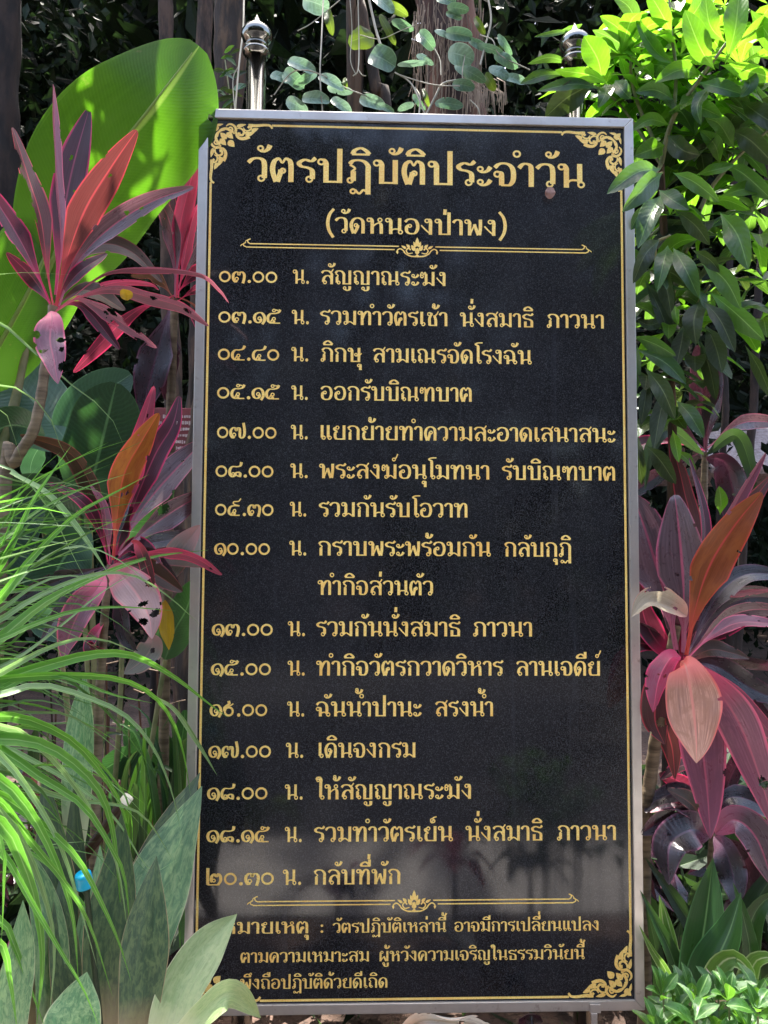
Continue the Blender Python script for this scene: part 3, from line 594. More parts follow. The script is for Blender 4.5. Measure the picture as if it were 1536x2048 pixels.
c = mixc(nt, ramp(nt, stn, [(.60, 0.), (.70, .55)]), c, (.20, .13, .10)); nt.links.new(c, B.inputs['Base Color'])
B.inputs['Metallic'].default_value = .75; nt.links.new(ramp(nt, b1, [(.3, .30), (.7, .48)]), B.inputs['Roughness']); bump(nt, B, b2, .04, .001); M_steel = m
m, nt, B, out = newmat('polished_steel'); B.inputs['Base Color'].default_value = (.22, .22, .20, 1); B.inputs['Metallic'].default_value = 1.; B.inputs['Roughness'].default_value = .13; M_polish = m

FI = .0255
mb = MB(); mb.box((-.6+.004, .008, SZ+.004), (.6-.004, .030, SZ+2.4-.004)); panel = mb.build('panel', M_panel, sign, False)
fr = MB()       # four mitred rails of the steel frame
def rail(p, q, inn_p, inn_q):   # outer edge p->q, inner edge
    y0, y1 = 0.0, .04
    o0, o1, i0, i1 = (p[0], p[1]), (q[0], q[1]), inn_p, inn_q
    vs = [(o0[0], y0, o0[1]), (o1[0], y0, o1[1]), (i1[0], y0, i1[1]), (i0[0], y0, i0[1]), (o0[0], y1, o0[1]), (o1[0], y1, o1[1]), (i1[0], y1, i1[1]), (i0[0], y1, i0[1])]
    b = len(fr.v); fr.v += vs
    for f in ((0, 1, 2, 3), (7, 6, 5, 4), (0, 4, 5, 1), (2, 6, 7, 3), (1, 5, 6, 2), (3, 7, 4, 0)): fr.f.append(tuple(b+i for i in f)); fr.uv += [(0, 0)]*4; fr.mi.append(0)
o_ = [(-.6, SZ), (.6, SZ), (.6, SZ+2.4), (-.6, SZ+2.4)]; i_ = [(-.6+FI, SZ+FI), (.6-FI, SZ+FI), (.6-FI, SZ+2.4-FI), (-.6+FI, SZ+2.4-FI)]
for k in range(4):
    fr = MB(); rail(o_[k], o_[(k+1) % 4], i_[k], i_[(k+1) % 4]); fr.build('frame_rail', M_steel, sign, False, .0018)

def flat_obj(fl, name, parent=sign, y=.0077, label=None):
    me = bpy.data.meshes.new(name); me.from_pydata([(p[0], y-p[2], SZ+p[1]) for p in fl.v], [], fl.f); me.materials.append(M_gold); me.update()
    o = bpy.data.objects.new(name, me); C.objects.link(o); o.parent = parent
    if label: o['label'] = label
    return o
LINES = [
  ([('วัตรปฏิบัติประจำวัน', -0.4668, 0.4683)], 2.2019, 0.0682),
  ([('(วัดหนองป่าพง)', -0.254, 0.2494)], 2.0614, 0.045),
  ([('๐๓.๐๐', -0.5404, -0.3795), ('น.', -0.3398, -0.2932), ('สัญญาณระฆัง', -0.2644, 0.0822)], 1.9185, 0.0389),
  ([('๐๓.๑๕', -0.5402, -0.3694), ('น.', -0.3412, -0.292), ('รวมทำวัตรเช้า', -0.2649, 0.0857), ('นั่งสมาธิ', 0.1167, 0.3212), ('ภาวนา', 0.3542, 0.5169)], 1.8069, 0.0389),
  ([('๐๔.๔๐', -0.5399, -0.3713), ('น.', -0.3413, -0.2929), ('ภิกษุ', -0.2633, -0.1487), ('สามเณรจัดโรงฉัน', -0.1217, 0.3151)], 1.7047, 0.0389),
  ([('๐๕.๑๕', -0.5402, -0.37), ('น.', -0.34, -0.2931), ('ออกรับบิณฑบาต', -0.2623, 0.1524)], 1.5996, 0.0389),
  ([('๐๗.๐๐', -0.5383, -0.3761), ('น.', -0.34, -0.292), ('แยกย้ายทำความสะอาดเสนาสนะ', -0.2639, 0.5435)], 1.4923, 0.0389),
  ([('๐๘.๐๐', -0.5405, -0.3827), ('น.', -0.3401, -0.2908), ('พระสงฆ์อนุโมทนา', -0.2628, 0.1994), ('รับบิณฑบาต', 0.2306, 0.5436)], 1.3878, 0.0389),
  ([('๐๙.๓๐', -0.54, -0.3813), ('น.', -0.3402, -0.2937), ('รวมกันรับโอวาท', -0.2631, 0.1412)], 1.2846, 0.0389),
  ([('๑๐.๐๐', -0.5394, -0.3892), ('น.', -0.3402, -0.2925), ('กราบพระพร้อมกัน', -0.2647, 0.2016), ('กลับกุฏิ', 0.2353, 0.4203)], 1.1804, 0.0389),
  ([('ทำกิจส่วนตัว', -0.2636, 0.0474)], 1.0758, 0.0389),
  ([('๑๓.๐๐', -0.5417, -0.3788), ('น.', -0.3416, -0.2934), ('รวมกันนั่งสมาธิ', -0.2665, 0.1202), ('ภาวนา', 0.1502, 0.3136)], 0.9669, 0.0389),
  ([('๑๕.๐๐', -0.5421, -0.3822), ('น.', -0.3407, -0.293), ('ทำกิจวัตรกวาดวิหาร', -0.2654, 0.2336), ('ลานเจดีย์', 0.2658, 0.4964)], 0.8632, 0.0389),
  ([('๑๖.๐๐', -0.5437, -0.3906), ('น.', -0.3408, -0.2931), ('ฉันน้ำปานะ', -0.2656, 0.0161), ('สรงน้ำ', 0.0492, 0.2079)], 0.7566, 0.0389),
  ([('๑๗.๐๐', -0.545, -0.3793), ('น.', -0.3428, -0.2946), ('เดินจงกรม', -0.2606, 0.0019)], 0.6493, 0.0389),
  ([('๑๘.๐๐', -0.5466, -0.387), ('น.', -0.3441, -0.2947), ('ให้สัญญาณระฆัง', -0.2621, 0.151)], 0.5417, 0.0389),
  ([('๑๘.๑๕', -0.5462, -0.3816), ('น.', -0.3427, -0.296), ('รวมทำวัตรเย็น', -0.2668, 0.0996), ('นั่งสมาธิ', 0.1312, 0.3379), ('ภาวนา', 0.3721, 0.5341)], 0.4328, 0.0389),
  ([('๒๐.๓๐', -0.5467, -0.3672), ('น.', -0.3465, -0.2961), ('กลับที่พัก', -0.2676, -0.0368)], 0.3238, 0.0389),
  ([('หมายเหตุ', -0.5016, -0.2757), (':', -0.2521, -0.2353)], 0.2012, 0.03),
  ([('วัตรปฏิบัติเหล่านี้', -0.2153, 0.0814), ('อาจมีการเปลี่ยนแปลง', 0.101, 0.4853)], 0.2012, 0.0253),
  ([('ตามความเหมาะสม', -0.4537, -0.1184), ('ผู้หวังความเจริญในธรรมวินัยนี้', -0.0964, 0.4454)], 0.1285, 0.0259),
  ([('พึงถือปฏิบัติด้วยดีเถิด', -0.4526, -0.0702)], 0.0622, 0.0259),
]
for words, v, xh in LINES:
    for (w, x0, x1) in words:
        fl = Flat(); draw_text(fl, w, x0, x1, v, xh); flat_obj(fl, 'gold_lettering')

# gold border lines, broken at the corner ornaments
for (x0, v0, x1, v1) in ((-.5695, .190, -.5635, 2.197), (.5635, .190, .5695, 2.197), (-.402, 2.357, .402, 2.363), (-.402, .030, .402, .036)):
    fl = Flat(); fl.strip([(x0, v0), (x0, v1)], [(x1, v0), (x1, v1)]); flat_obj(fl, 'border_line')

def petal(fl, a, b, w, xf, bend=0.):
    a, b = np.array(a, float), np.array(b, float); d = b-a; nn = np.array((-d[1], d[0]))/np.hypot(*d); pts = []
    for s, rng_ in ((1, np.linspace(0, 1, 9)), (-1, np.linspace(1, 0, 9)[1:-1])):
        for v in rng_: pts.append(a+d*v+nn*(s*w/2*(1.25 if w > .1 else 1)*math.sin(PI*min(1, v**.7))**.9+bend*math.sin(PI*v)))
    pts = [xf(p) for p in pts]; c = np.mean(pts, 0); n = len(pts)
    z = fl.layer(); b0 = len(fl.v); fl.v += [(c[0], c[1], z)]+[(p[0], p[1], z) for p in pts]
    for i in range(n): fl.f.append((b0, b0+1+i, b0+1+(i+1) % n))
def swirl(fl, pts, t0, t1, xf):
    Q = catmull(pts, 8); L, R = [], []
    for i, p in enumerate(Q):
        t = Q[min(i+1, len(Q)-1)]-Q[max(i-1, 0)]; t = t/max(1e-9, np.hypot(*t)); nn = np.array((-t[1], t[0])); f = i/(len(Q)-1)
        w = (t0+(t1-t0)*f)/2*(1.35 if t1 > .1 else 1)*(1 if f > .12 else .6+f*3.3); L.append(xf(p+nn*w)); R.append(xf(p-nn*w))
    fl.strip(L, R)
def corner(cx, cy, sx, sy):
    fl = Flat()
    for flip in (0, 1):
        X = lambda p, f=flip: (cx+sx*(p[1] if f else p[0])*.001, cy+sy*(p[0] if f else p[1])*.001)
        swirl(fl, [(20, 40), (23, 27), (32, 18), (44, 16), (55, 21), (60, 28)], 3, 7, X)       # calyx round the bud
        petal(fl, (45, 27), (63, 44), 13, X); petal(fl, (14, 8), (36, 3), 6, X); petal(fl, (10, 22), (24, 14), 7, X)
        swirl(fl, [(43, 9), (52, 3), (63, 6), (70, 16), (67, 26), (63, 25)], 3, 7, X)
        swirl(fl, [(50, 13), (57, 12), (61, 18), (58, 23)], 2.5, 4, X)
        petal(fl, (71, 9), (98, 3), 8, X)
        swirl(fl, [(72, 14), (84, 15), (92, 24), (88, 33), (79, 32), (79, 26)], 3, 6, X)
        swirl(fl, [(71, 24), (73, 36), (83, 43), (96, 42), (107, 37)], 4, 8, X)
        swirl(fl, [(90, 12), (96, 20), (106, 20), (112, 13), (107, 9), (103, 13)], 2.5, 5, X)
        petal(fl, (96, 34), (122, 24), 10, X); petal(fl, (93, 27), (110, 27), 6, X)
        petal(fl, (112, 22), (132, 13), 9, X)
        swirl(fl, [(104, 4), (120, 6), (134, 5), (150, 3.5), (163, 5), (170, 13)], 7, 4, X)
    X = lambda p: (cx+sx*p[0]*.001, cy+sy*p[1]*.001)
    petal(fl, (21, 21), (4, 4), 13, X); petal(fl, (50, 50), (67, 67), 15, X)
    h = [(27, 27), (30, 40), (38, 46), (45, 45), (46, 38), (40, 30)]
    fl.fan([X(p) for p in catmull(h+[h[0]], 5)[:-1]])
    flat_obj(fl, 'corner_ornament')
for cx, cy, sx, sy in ((-.5705, 2.3645, 1, -1), (.5705, 2.3645, -1, -1), (-.5705, .0295, 1, 1), (.5705, .0295, -1, 1)): corner(cx, cy, sx, sy)

def divider(cu, cv, half):
    fl = Flat()
    for s in (-1, 1):
        X = lambda p, s=s: (cu+s*p[0], cv+p[1])
        fl.strip([X((.050, .0075)), X((half-.022, .0075))], [X((.050, .0042)), X((half-.022, .0042))])
        fl.strip([X((.062, -.0020)), X((half-.012, -.0020))], [X((.062, -.0052)), X((half-.012, -.0052))])
        swirl(fl, [(half-.024, .006), (half-.018, .009), (half-.017, .016), (half-.024, .019)], .003, .003, X)
        swirl(fl, [(half-.022, .018), (half-.014, .015), (half-.010, .011)], .003, .002, X)
        swirl(fl, [(half-.014, -.0035), (half-.006, .000), (half-.006, .006), (half-.012, .009)], .003, .003, X)
        swirl(fl, [(half-.008, .006), (half-.001, .003), (half+.003, -.001)], .003, .002, X)
        swirl(fl, [(.056, -.010), (.053, -.004), (.046, -.001), (.038, -.006), (.032, -.014), (.018, -.021), (.0, -.022)], .003, .004, X)
        petal(fl, (.055, -.006), (.054, -.016), .006, X)
        swirl(fl, [(.012, -.012), (.024, -.014), (.030, -.006), (.024, .001), (.018, -.004)], .003, .004, X)
        petal(fl, (.030, .000), (.044, .008), .007, X); petal(fl, (.020, .002), (.030, .012), .008, X)
        petal(fl, (.006, -.006), (.016, .010), .011, X); petal(fl, (.004, .004), (.010, .020), .008, X)
    X = lambda p: (cu+p[0], cv+p[1])
    petal(fl, (0, .006), (0, .032), .011, X); petal(fl, (0, -.016), (0, .003), .012, X); petal(fl, (0, -.024), (0, -.015), .010, X)
    flat_obj(fl, 'divider_ornament')
divider(-.001, 2.0215, .479); divider(-.004, .276, .431)

# the two round posts that carry it, with ball finials
for px, pyb in ((513, 108), (1150, 124)):
    Y = .075; c = P(px, pyb, Y); s = mpp(Y)
    mb = MB(); mb.lathe([(.0, -.02), (.0275, -.02), (.0275, c[2]), (0, c[2])], (c[0], Y, 0), 32); post = mb.build('post', M_polish, sign)
    pr = [(0, -8), (24, -8), (24, -2), (28, 0), (28, 6), (22, 9), (20, 13), (24, 16), (24, 20), (19, 22), (22, 26), (29, 34), (32, 44), (31, 53), (26, 62), (18, 67), (14, 69), (11, 72), (9, 78), (4, 90), (.5, 98)]
    mb = MB(); mb.lathe([(r_*s, z_*s*.86) for r_, z_ in pr], (c[0], Y, c[2]), 36); mb.build('finial', M_polish, post)
    mb = MB(); mb.box((c[0]-.03, .042, 1.9), (c[0]+.03, .048, 1.94)); mb.build('clamp', M_steel, post, False)
# small clip under the bottom rail
mb = MB(); q = P(1190, 2030, 0); mb.box((q[0]-.014, -.006, SZ-.002), (q[0]+.014, -.001, SZ+.020)); mb.box((q[0]-.012, -.008, SZ-.09), (q[0]+.004, -.003, SZ-.002)); mb.box((q[0]-.012, -.003, SZ-.09), (q[0]+.016, .02, SZ-.085)); mb.build('clip', M_steel, sign, False, .001)

# brown petal-like seed leaf stuck on the panel, dry leaves below the sign
o = MB(); leaf_geo(o, [P(1098, 398, -.004), P(1100, 386, -.006), P(1103, 374, -.002)], .028, 'oval', nhint=(0, -1, 0), fold=.1)
M_petal = leaf_mat('fallen_petal', (.42, .22, .16), None, (.3, .14, .1), (.5, .3, .2), .2, streak=.2)
tag(o.build('fallen_petal', M_petal), 'small pinkish brown petal stuck below the last letters of the title', 'petal')

# ---------------------------------------------------------------- plants
def cane(parent, pts, r0, r1, mat=None, name='stem'):
    mb = MB(); pp = smooth_path([np.array(p, float) for p in pts], 10); n = len(pp)
    mb.tube(pp, [(r0+(r1-r0)*i/(n-1))*(1+.10*(i % 3 == 0)) for i in range(n)], 9, True, .05); return mb.build(name, mat or M_cane, parent)
def ground(p): q = np.array(p, float); q[2] = -.02; return q
def plant(name, label, cat, base, group=None): return thing(name, (base[0], base[1], 0), label, cat, group)
TI = 'red leaved ti plants around the sign'
Pm, Mv, Pk, Rs, Rd, Am, Or, Pe, Pa, Gr, Bk, Br = M_ti_purple, M_ti_mauve, M_ti_pink, M_ti_rose, M_ti_red, M_ti_amber, M_ti_orange, M_ti_peach, M_ti_pale, M_ti_grey, M_ti_black, M_ti_brown

def ti(label, crown, stem_px, leaves, r=.013, group=TI, extra=4):
    rs = r; st = [P(*p) for p in stem_px]; g = ground(st[-1]+(st[-1]-st[-2])*.3)
    t = plant('ti_plant', label, 'ti plant', g, group)
    cane(t, st+[g], rs*.8, rs*1.15)
    r = random.Random(int(crown[0]*3+crown[1]))
    for (pts, w, mat, kw) in leaves:
        kw = dict(kw); h = list(kw.get('holes', ()))      # insect bites along the edges
        for k in range(r.randint(1, 3)): h.append((r.choice((0., 1.)), r.uniform(.42, .93), r.uniform(.05, .13), r.uniform(.008, .025)))
        if r.random() < .4: h.append((r.uniform(.2, .8), r.uniform(.45, .85), .045, .010))
        kw['holes'] = h; leaf(t, pts, w*(.80 if kw.get('shape', 'ti') == 'ti' else .88), mat, **kw)
    for k in range(extra):                                # dark filler leaves behind the others, for density
        a = math.radians(r.uniform(-215, 35)); ln = r.uniform(130, 235); dy = r.uniform(15, 90); Y = st[0][1]+r.uniform(.01, .06)
        c = crown; pts = [(c[0], c[1], Y), (c[0]+ln*.45*math.cos(a), c[1]+ln*.45*math.sin(a), Y+r.uniform(-.04, .04)), (c[0]+ln*math.cos(a), c[1]+ln*math.sin(a)+dy, Y+r.uniform(-.06, .06))]
        leaf(t, pts, r.uniform(30, 50), r.choice((Bk, Pm, Bk, Pm, Br, Mv)), roll=r.uniform(-45, 45), holes=[(r.choice((0., 1.)), r.uniform(.5, .9), .12, .02)])
    return t
def Q(Y0, Y1, *xy):
    n = len(xy); return [(x, y, Y0+(Y1-Y0)*i/(n-1)) for i, (x, y) in enumerate(xy)]
K = dict
# upper left ti plant, in front of the broad leaf
ti('tall ti plant with upright purple and pink edged leaves before the broad green leaf', (105, 615),
   [(106, 612, -.22), (92, 720, -.22), (70, 850, -.22), (30, 925, -.2), (8, 1010, -.18)], [
   (Q(-.20, -.16, (106, 612), (95, 545), (82, 440), (55, 350), (25, 255)), 60, Rd, K(roll=38, holes=[(.92, .80, .25, .06), (.95, .62, .3, .10), (.9, .48, .16, .05)])),
   (Q(-.21, -.20, (112, 600), (122, 480), (112, 330), (106, 168)), 44, Rs, K(roll=58, fold=.4)),
   (Q(-.18, -.10, (112, 590), (122, 470), (142, 350), (178, 218)), 84, Pm, K(roll=-12, fold=.2, holes=[(.62, .72, .05, .015), (.3, .55, .04, .012)])),
   (Q(-.24, -.34, (112, 612), (130, 530), (170, 420), (225, 330), (274, 260)), 88, Rd, K(roll=14, fold=.25)),
   (Q(-.22, -.26, (118, 612), (150, 530), (215, 460), (300, 405), (388, 374)), 62, Mv, K(roll=-24, fold=.35, holes=[(.6, .62, .08, .012), (.45, .70, .06, .012)])),
   (Q(-.24, -.30, (100, 606), (80, 560), (40, 480), (-10, 400), (-60, 350)), 60, Pm, K(roll=24)),
   (Q(-.16, -.10, (110, 600), (150, 520), (205, 488), (265, 505), (325, 565)), 52, Br, K(roll=-30, fold=.2)),
   (Q(-.24, -.16, (112, 620), (150, 590), (215, 545), (300, 537), (400, 548), (440, 580), (458, 606)), 26, Rs, K(roll=48, fold=.5)),
   (Q(-.24, -.22, (112, 622), (165, 592), (230, 578), (300, 595), (365, 615), (418, 652)), 44, Rs, K(roll=35, holes=[(.55, .62, .14, .022), (.5, .84, .2, .03)])),
   (Q(-.15, -.14, (112, 618), (180, 580), (245, 563), (300, 568), (318, 580)), 30, Pk, K(roll=50)),
   (Q(-.26, -.32, (110, 624), (150, 598), (190, 612), (250, 650), (314, 696)), 40, Rs, K(roll=30, holes=[(.85, .75, .3, .10), (.2, .6, .14, .04), (.8, .55, .2, .05), (.1, .86, .2, .06), (.5, .5, .1, .03)])),
   (Q(-.28, -.36, (102, 622), (104, 640), (100, 680), (108, 720), (116, 768)), 68, Rs, K(shape='lance', roll=8, fold=.12, holes=[(.08, .38, .14, .04), (.86, .45, .16, .05), (.2, .56, .16, .025), (.92, .80, .25, .06), (.84, .6, .1, .03)])),
   ])
mb = MB(); leaf_geo(mb, [P(240, 588, -.26), P(252, 589, -.265), P(266, 590, -.26)], .026, 'oval', roll=10, fold=.2)
tag(mb.build('fallen_leaf', M_yellow), 'small bright yellow fallen leaf lying on a purple ti leaf', 'leaf')
# ti plant close behind the left edge of the sign
ti('ti plant with magenta leaves squeezed behind the upper left edge of the sign', (350, 590),
   [(350, 598, .12), (346, 680, .14), (342, 800, .16), (340, 900, .16)], [
   (Q(.12, .16, (352, 596), (350, 500), (338, 400), (318, 318)), 40, Rd, K(roll=10)),
   (Q(.10, .06, (354, 590), (358, 470), (374, 390), (396, 312)), 54, Pk, K(roll=20)),
   (Q(.10, .04, (350, 594), (350, 500), (332, 425), (302, 398), (290, 430)), 50, Mv, K(roll=-20)),
   (Q(.12, .10, (356, 596), (368, 520), (385, 440), (402, 400)), 36, Pk, K(roll=38)),
   (Q(.14, .10, (348, 598), (338, 625), (318, 690), (300, 760), (285, 830)), 92, Bk, K(roll=12, fold=.2)),
   (Q(.10, .06, (356, 602), (380, 585), (410, 570), (440, 560)), 30, Pm, K(roll=30)),
   (Q(.10, .06, (348, 598), (325, 565), (300, 545), (262, 552)), 40, Br, K(roll=-30)),
   (Q(.12, .10, (352, 600), (372, 610), (395, 640), (410, 690)), 30, Pm, K(roll=40)),
   (Q(.16, .16, (350, 598), (340, 640), (334, 720), (332, 800)), 60, Bk, K(roll=-10)),
   ])
# middle left ti plant
ti('ti plant with an amber upright leaf beside the left edge of the sign', (225, 1130),
   [(222, 1130, -.16), (212, 1200, -.16), (205, 1300, -.15), (198, 1420, -.14), (192, 1600, -.12)], [
   (Q(-.18, -.24, (226, 1120), (234, 1040), (248, 950), (285, 880), (318, 826)), 78, Am, K(roll=10, fold=.22, holes=[(.25, .44, .05, .02), (.42, .42, .04, .02), (.05, .46, .06, .02)])),
   (Q(-.12, -.10, (230, 1110), (258, 980), (275, 890), (308, 772)), 58, Pk, K(roll=25)),
   (Q(-.10, -.04, (232, 1110), (268, 1010), (310, 910), (345, 850), (359, 792)), 66, Pm, K(roll=-12)),
   (Q(-.10, .06, (236, 1105), (270, 1040), (310, 985), (360, 930), (410, 880)), 86, Mv, K(roll=-18, fold=.3)),
   (Q(-.12, .06, (236, 1110), (275, 1075), (320, 1040), (375, 1005), (430, 980)), 70, Mv, K(roll=22, fold=.25, holes=[(.8, .52, .22, .06)])),
   (Q(-.10, .05, (236, 1120), (290, 1090), (340, 1080), (400, 1060)), 46, Bk, K(roll=-10)),
   (Q(-.16, -.10, (232, 1125), (290, 1108), (345, 1105), (395, 1118), (444, 1150)), 36, Pk, K(roll=34, holes=[(.35, .88, .12, .02)])),
   (Q(-.22, -.26, (212, 1142), (240, 1150), (275, 1190), (298, 1235), (304, 1278)), 92, Pa, K(roll=-14, fold=.14, shape='lance', holes=[(.5, .60, .14, .03), (.75, .74, .2, .04), (.2, .80, .2, .05), (.9, .45, .12, .04)])),
   (Q(-.22, -.30, (210, 1150), (192, 1180), (158, 1225), (134, 1285), (128, 1325)), 72, Rs, K(roll=22, fold=.25, shape='lance')),
   (Q(-.20, -.22, (303, 1268), (305, 1290), (285, 1320), (248, 1348)), 62, Gr, K(roll=20, fold=.1, shape='lance', holes=[(.6, .32, .1, .05)])),
   (Q(-.18, -.20, (262, 1082), (276, 1090), (292, 1130), (312, 1194)), 32, Rd, K(roll=18, shape='lance')),
   (Q(-.08, -.06, (400, 1050), (370, 1090), (338, 1140), (312, 1190)), 62, Gr, K(roll=12, shape='lance')),
   (Q(-.12, -.16, (216, 1130), (205, 1040), (172, 950), (130, 900), (40, 870)), 56, Br, K(roll=-30)),
   (Q(-.14, -.20, (218, 1130), (195, 1050), (160, 1000), (95, 965)), 40, Pm, K(roll=34)),
   (Q(-.16, -.18, (220, 1130), (214, 1060), (205, 1010), (180, 970)), 34, Rs, K(roll=46)),
   (Q(-.10, -.06, (330, 1200), (334, 1240), (338, 1300)), 38, M_yellow, K(shape='lance', roll=18)),
   (Q(-.16, -.2, (214, 1150), (240, 1220), (250, 1270), (275, 1310)), 44, Bk, K(roll=20)),
   (Q(-.16, -.2, (210, 1240), (180, 1290), (195, 1300), (240, 1310)), 40, Pm, K(roll=50, shape='lance')),
   ], r=.011, extra=9)
# right ti plant, the biggest
ti('large ti plant with orange upright leaf and drooping peach leaf right of the sign', (1362, 1320),
   [(1352, 1250, .02), (1338, 1330, .04), (1318, 1440, .06), (1300, 1560, .08), (1288, 1680, .08)], [
   (Q(.0, .08, (1352, 1300), (1335, 1210), (1306, 1110), (1280, 1030), (1262, 990)), 132, Mv, K(roll=14, fold=.25)),
   (Q(-.05, -.02, (1368, 1305), (1368, 1200), (1362, 1100), (1352, 1010), (1348, 990)), 124, Mv, K(roll=-8, fold=.16, shape='ti', holes=[(.86, .66, .03, .01), (.84, .56, .03, .01)])),
   (Q(-.12, -.2, (1372, 1310), (1390, 1220), (1420, 1130), (1470, 1050), (1524, 985)), 104, Or, K(roll=14, fold=.34, wav=.05)),
   (Q(-.08, -.1, (1372, 1300), (1410, 1130), (1470, 1010), (1532, 905)), 46, Rs, K(roll=40, fold=.4)),
   (Q(.04, .1, (1372, 1300), (1385, 1080), (1368, 980), (1340, 870)), 58, Rd, K(roll=-20)),
   (Q(-.04, .02, (1374, 1300), (1404, 1120), (1408, 1030), (1378, 915)), 38, Pm, K(roll=50)),
   (Q(.08, .12, (1380, 1300), (1440, 1100), (1500, 1010), (1545, 950)), 64, Rd, K(roll=20)),
   (Q(-.06, -.02, (1376, 1308), (1430, 1200), (1490, 1150), (1570, 1150)), 66, Bk, K(roll=-22)),
   (Q(-.08, -.12, (1378, 1312), (1440, 1245), (1500, 1220), (1580, 1222)), 54, Mv, K(roll=24)),
   (Q(-.12, -.16, (1376, 1316), (1420, 1275), (1480, 1245), (1570, 1250)), 46, Rs, K(roll=-40)),
   (Q(-.02, .0, (1378, 1300), (1425, 1195), (1480, 1185), (1560, 1178)), 32, Rs, K(roll=55)),
   (Q(.0, .06, (1380, 1305), (1430, 1235), (1500, 1195), (1590, 1200)), 70, Bk, K(roll=12)),
   (Q(-.06, -.08, (1374, 1232), (1345, 1215), (1300, 1205), (1262, 1234)), 64, M_dry_cream, K(roll=28, fold=.4, shape='lance', curl=.3, holes=[(.5, .22, .08, .04), (.08, .55, .08, .1)])),
   (Q(-.02, .0, (1368, 1322), (1420, 1300), (1460, 1305), (1500, 1318)), 46, Br, K(roll=-30, shape='lance')),
   (Q(-.10, -.16, (1360, 1312), (1340, 1318), (1318, 1360), (1306, 1425)), 66, Pk, K(roll=32, fold=.3, shape='lance', holes=[(.7, .5, .08, .03)])),
   (Q(-.16, -.30, (1362, 1322), (1372, 1335), (1384, 1400), (1392, 1470), (1393, 1526)), 118, Pe, K(roll=4, fold=-.12, shape='lance', wav=.02)),
   (Q(-.08, -.18, (1372, 1330), (1400, 1400), (1405, 1490), (1415, 1590), (1421, 1678)), 104, Rs, K(roll=-10, fold=.15, shape='lance')),
   (Q(-.14, -.22, (1374, 1325), (1425, 1370), (1475, 1440), (1515, 1540), (1552, 1665)), 92, Rs, K(roll=12, fold=.2, shape='lance', holes=[(.3, .28, .08, .015), (.55, .74, .16, .035)])),
   (Q(-.06, -.1, (1378, 1320), (1440, 1370), (1500, 1420), (1570, 1500)), 62, Rs, K(roll=30, shape='lance', holes=[(.5, .5, .08, .06)])),
   (Q(-.02, -.04, (1376, 1318), (1440, 1335), (1510, 1380), (1590, 1410)), 60, Bk, K(roll=-14, shape='lance')),
   (Q(.02, .0, (1356, 1320), (1318, 1380), (1310, 1440), (1330, 1490)), 84, Rd, K(roll=-18, shape='lance', holes=[(.8, .75, .3, .06)])),
   (Q(.06, .04, (1360, 1320), (1330, 1420), (1345, 1500), (1350, 1560)), 66, Rd, K(roll=10, shape='lance')),
   (Q(.04, .06, (1356, 1318), (1320, 1290), (1290, 1240), (1276, 1160)), 60, Pm, K(roll=20, shape='lance')),
   (Q(.10, .10, (1374, 1318), (1430, 1350), (1470, 1420), (1480, 1500)), 62, Bk, K(roll=26, shape='lance')),
   ], r=.017, extra=14)
# dark ti plant low at the right
ti('low blackish purple ti plant in the shade under the big ti plant', (1424, 1665),
   [(1424, 1668, .06), (1420, 1750, .08), (1416, 1850, .08)], [
   (Q(.05, .0, (1422, 1672), (1385, 1635), (1330, 1640), (1282, 1668)), 66, Bk, K(roll=-20)),
   (Q(.03, -.06, (1420, 1672), (1385, 1660), (1340, 1690), (1338, 1770)), 92, Bk, K(roll=10, shape='lance')),
   (Q(.02, -.08, (1428, 1672), (1450, 1700), (1468, 1760), (1472, 1820)), 72, Bk, K(roll=12, shape='lance')),
   (Q(.04, -.04, (1430, 1668), (1470, 1640), (1515, 1680), (1550, 1780)), 78, Mv, K(roll=-12, shape='lance')),
   (Q(.08, .06, (1420, 1665), (1370, 1590), (1315, 1600), (1290, 1625)), 54, Bk, K(roll=20)),
   (Q(.08, .06, (1428, 1660), (1450, 1600), (1500, 1600), (1560, 1640)), 60, Bk, K(roll=-20)),
   (Q(.10, .06, (1424, 1660), (1400, 1560), (1370, 1530), (1320, 1560)), 48, Pm, K(roll=30)),
   (Q(.02, .02, (1424, 1668), (1370, 1625), (1340, 1615), (1300, 1625)), 30, Mv, K(roll=50)),
   (Q(.06, .04, (1430, 1670), (1490, 1720), (1500, 1800), (1495, 1860)), 60, Bk, K(roll=20, shape='lance')),
   ], r=.010, extra=6)
# ti plant further back, its shade put into the blackish leaf colour
ti('dim dark red ti plant behind the hanging shrub leaves right of the sign', (1410, 900),
   [(1410, 905, .55), (1408, 1000, .55), (1404, 1150, .55)], [
   (Q(.55, .5, (1410, 900), (1405, 800), (1395, 690)), 70, Bk, K(roll=10)), (Q(.55, .5, (1412, 905), (1420, 830), (1440, 740)), 56, Bk, K(roll=-20)),
   (Q(.52, .45, (1412, 910), (1470, 870), (1500, 930), (1510, 1000)), 36, M_strap_dark, K(roll=10, shape='lance')), (Q(.52, .45, (1408, 910), (1340, 860), (1300, 900), (1290, 980)), 34, M_strap_dark, K(roll=-10, shape='lance')),
   (Q(.52, .45, (1412, 915), (1450, 930), (1470, 1010), (1465, 1080)), 74, Bk, K(roll=10, shape='lance'))])

M_midrib = leaf_mat('pale_midrib', (.30, .42, .09), None, None, (.3, .6, .05), .3, streak=.2)
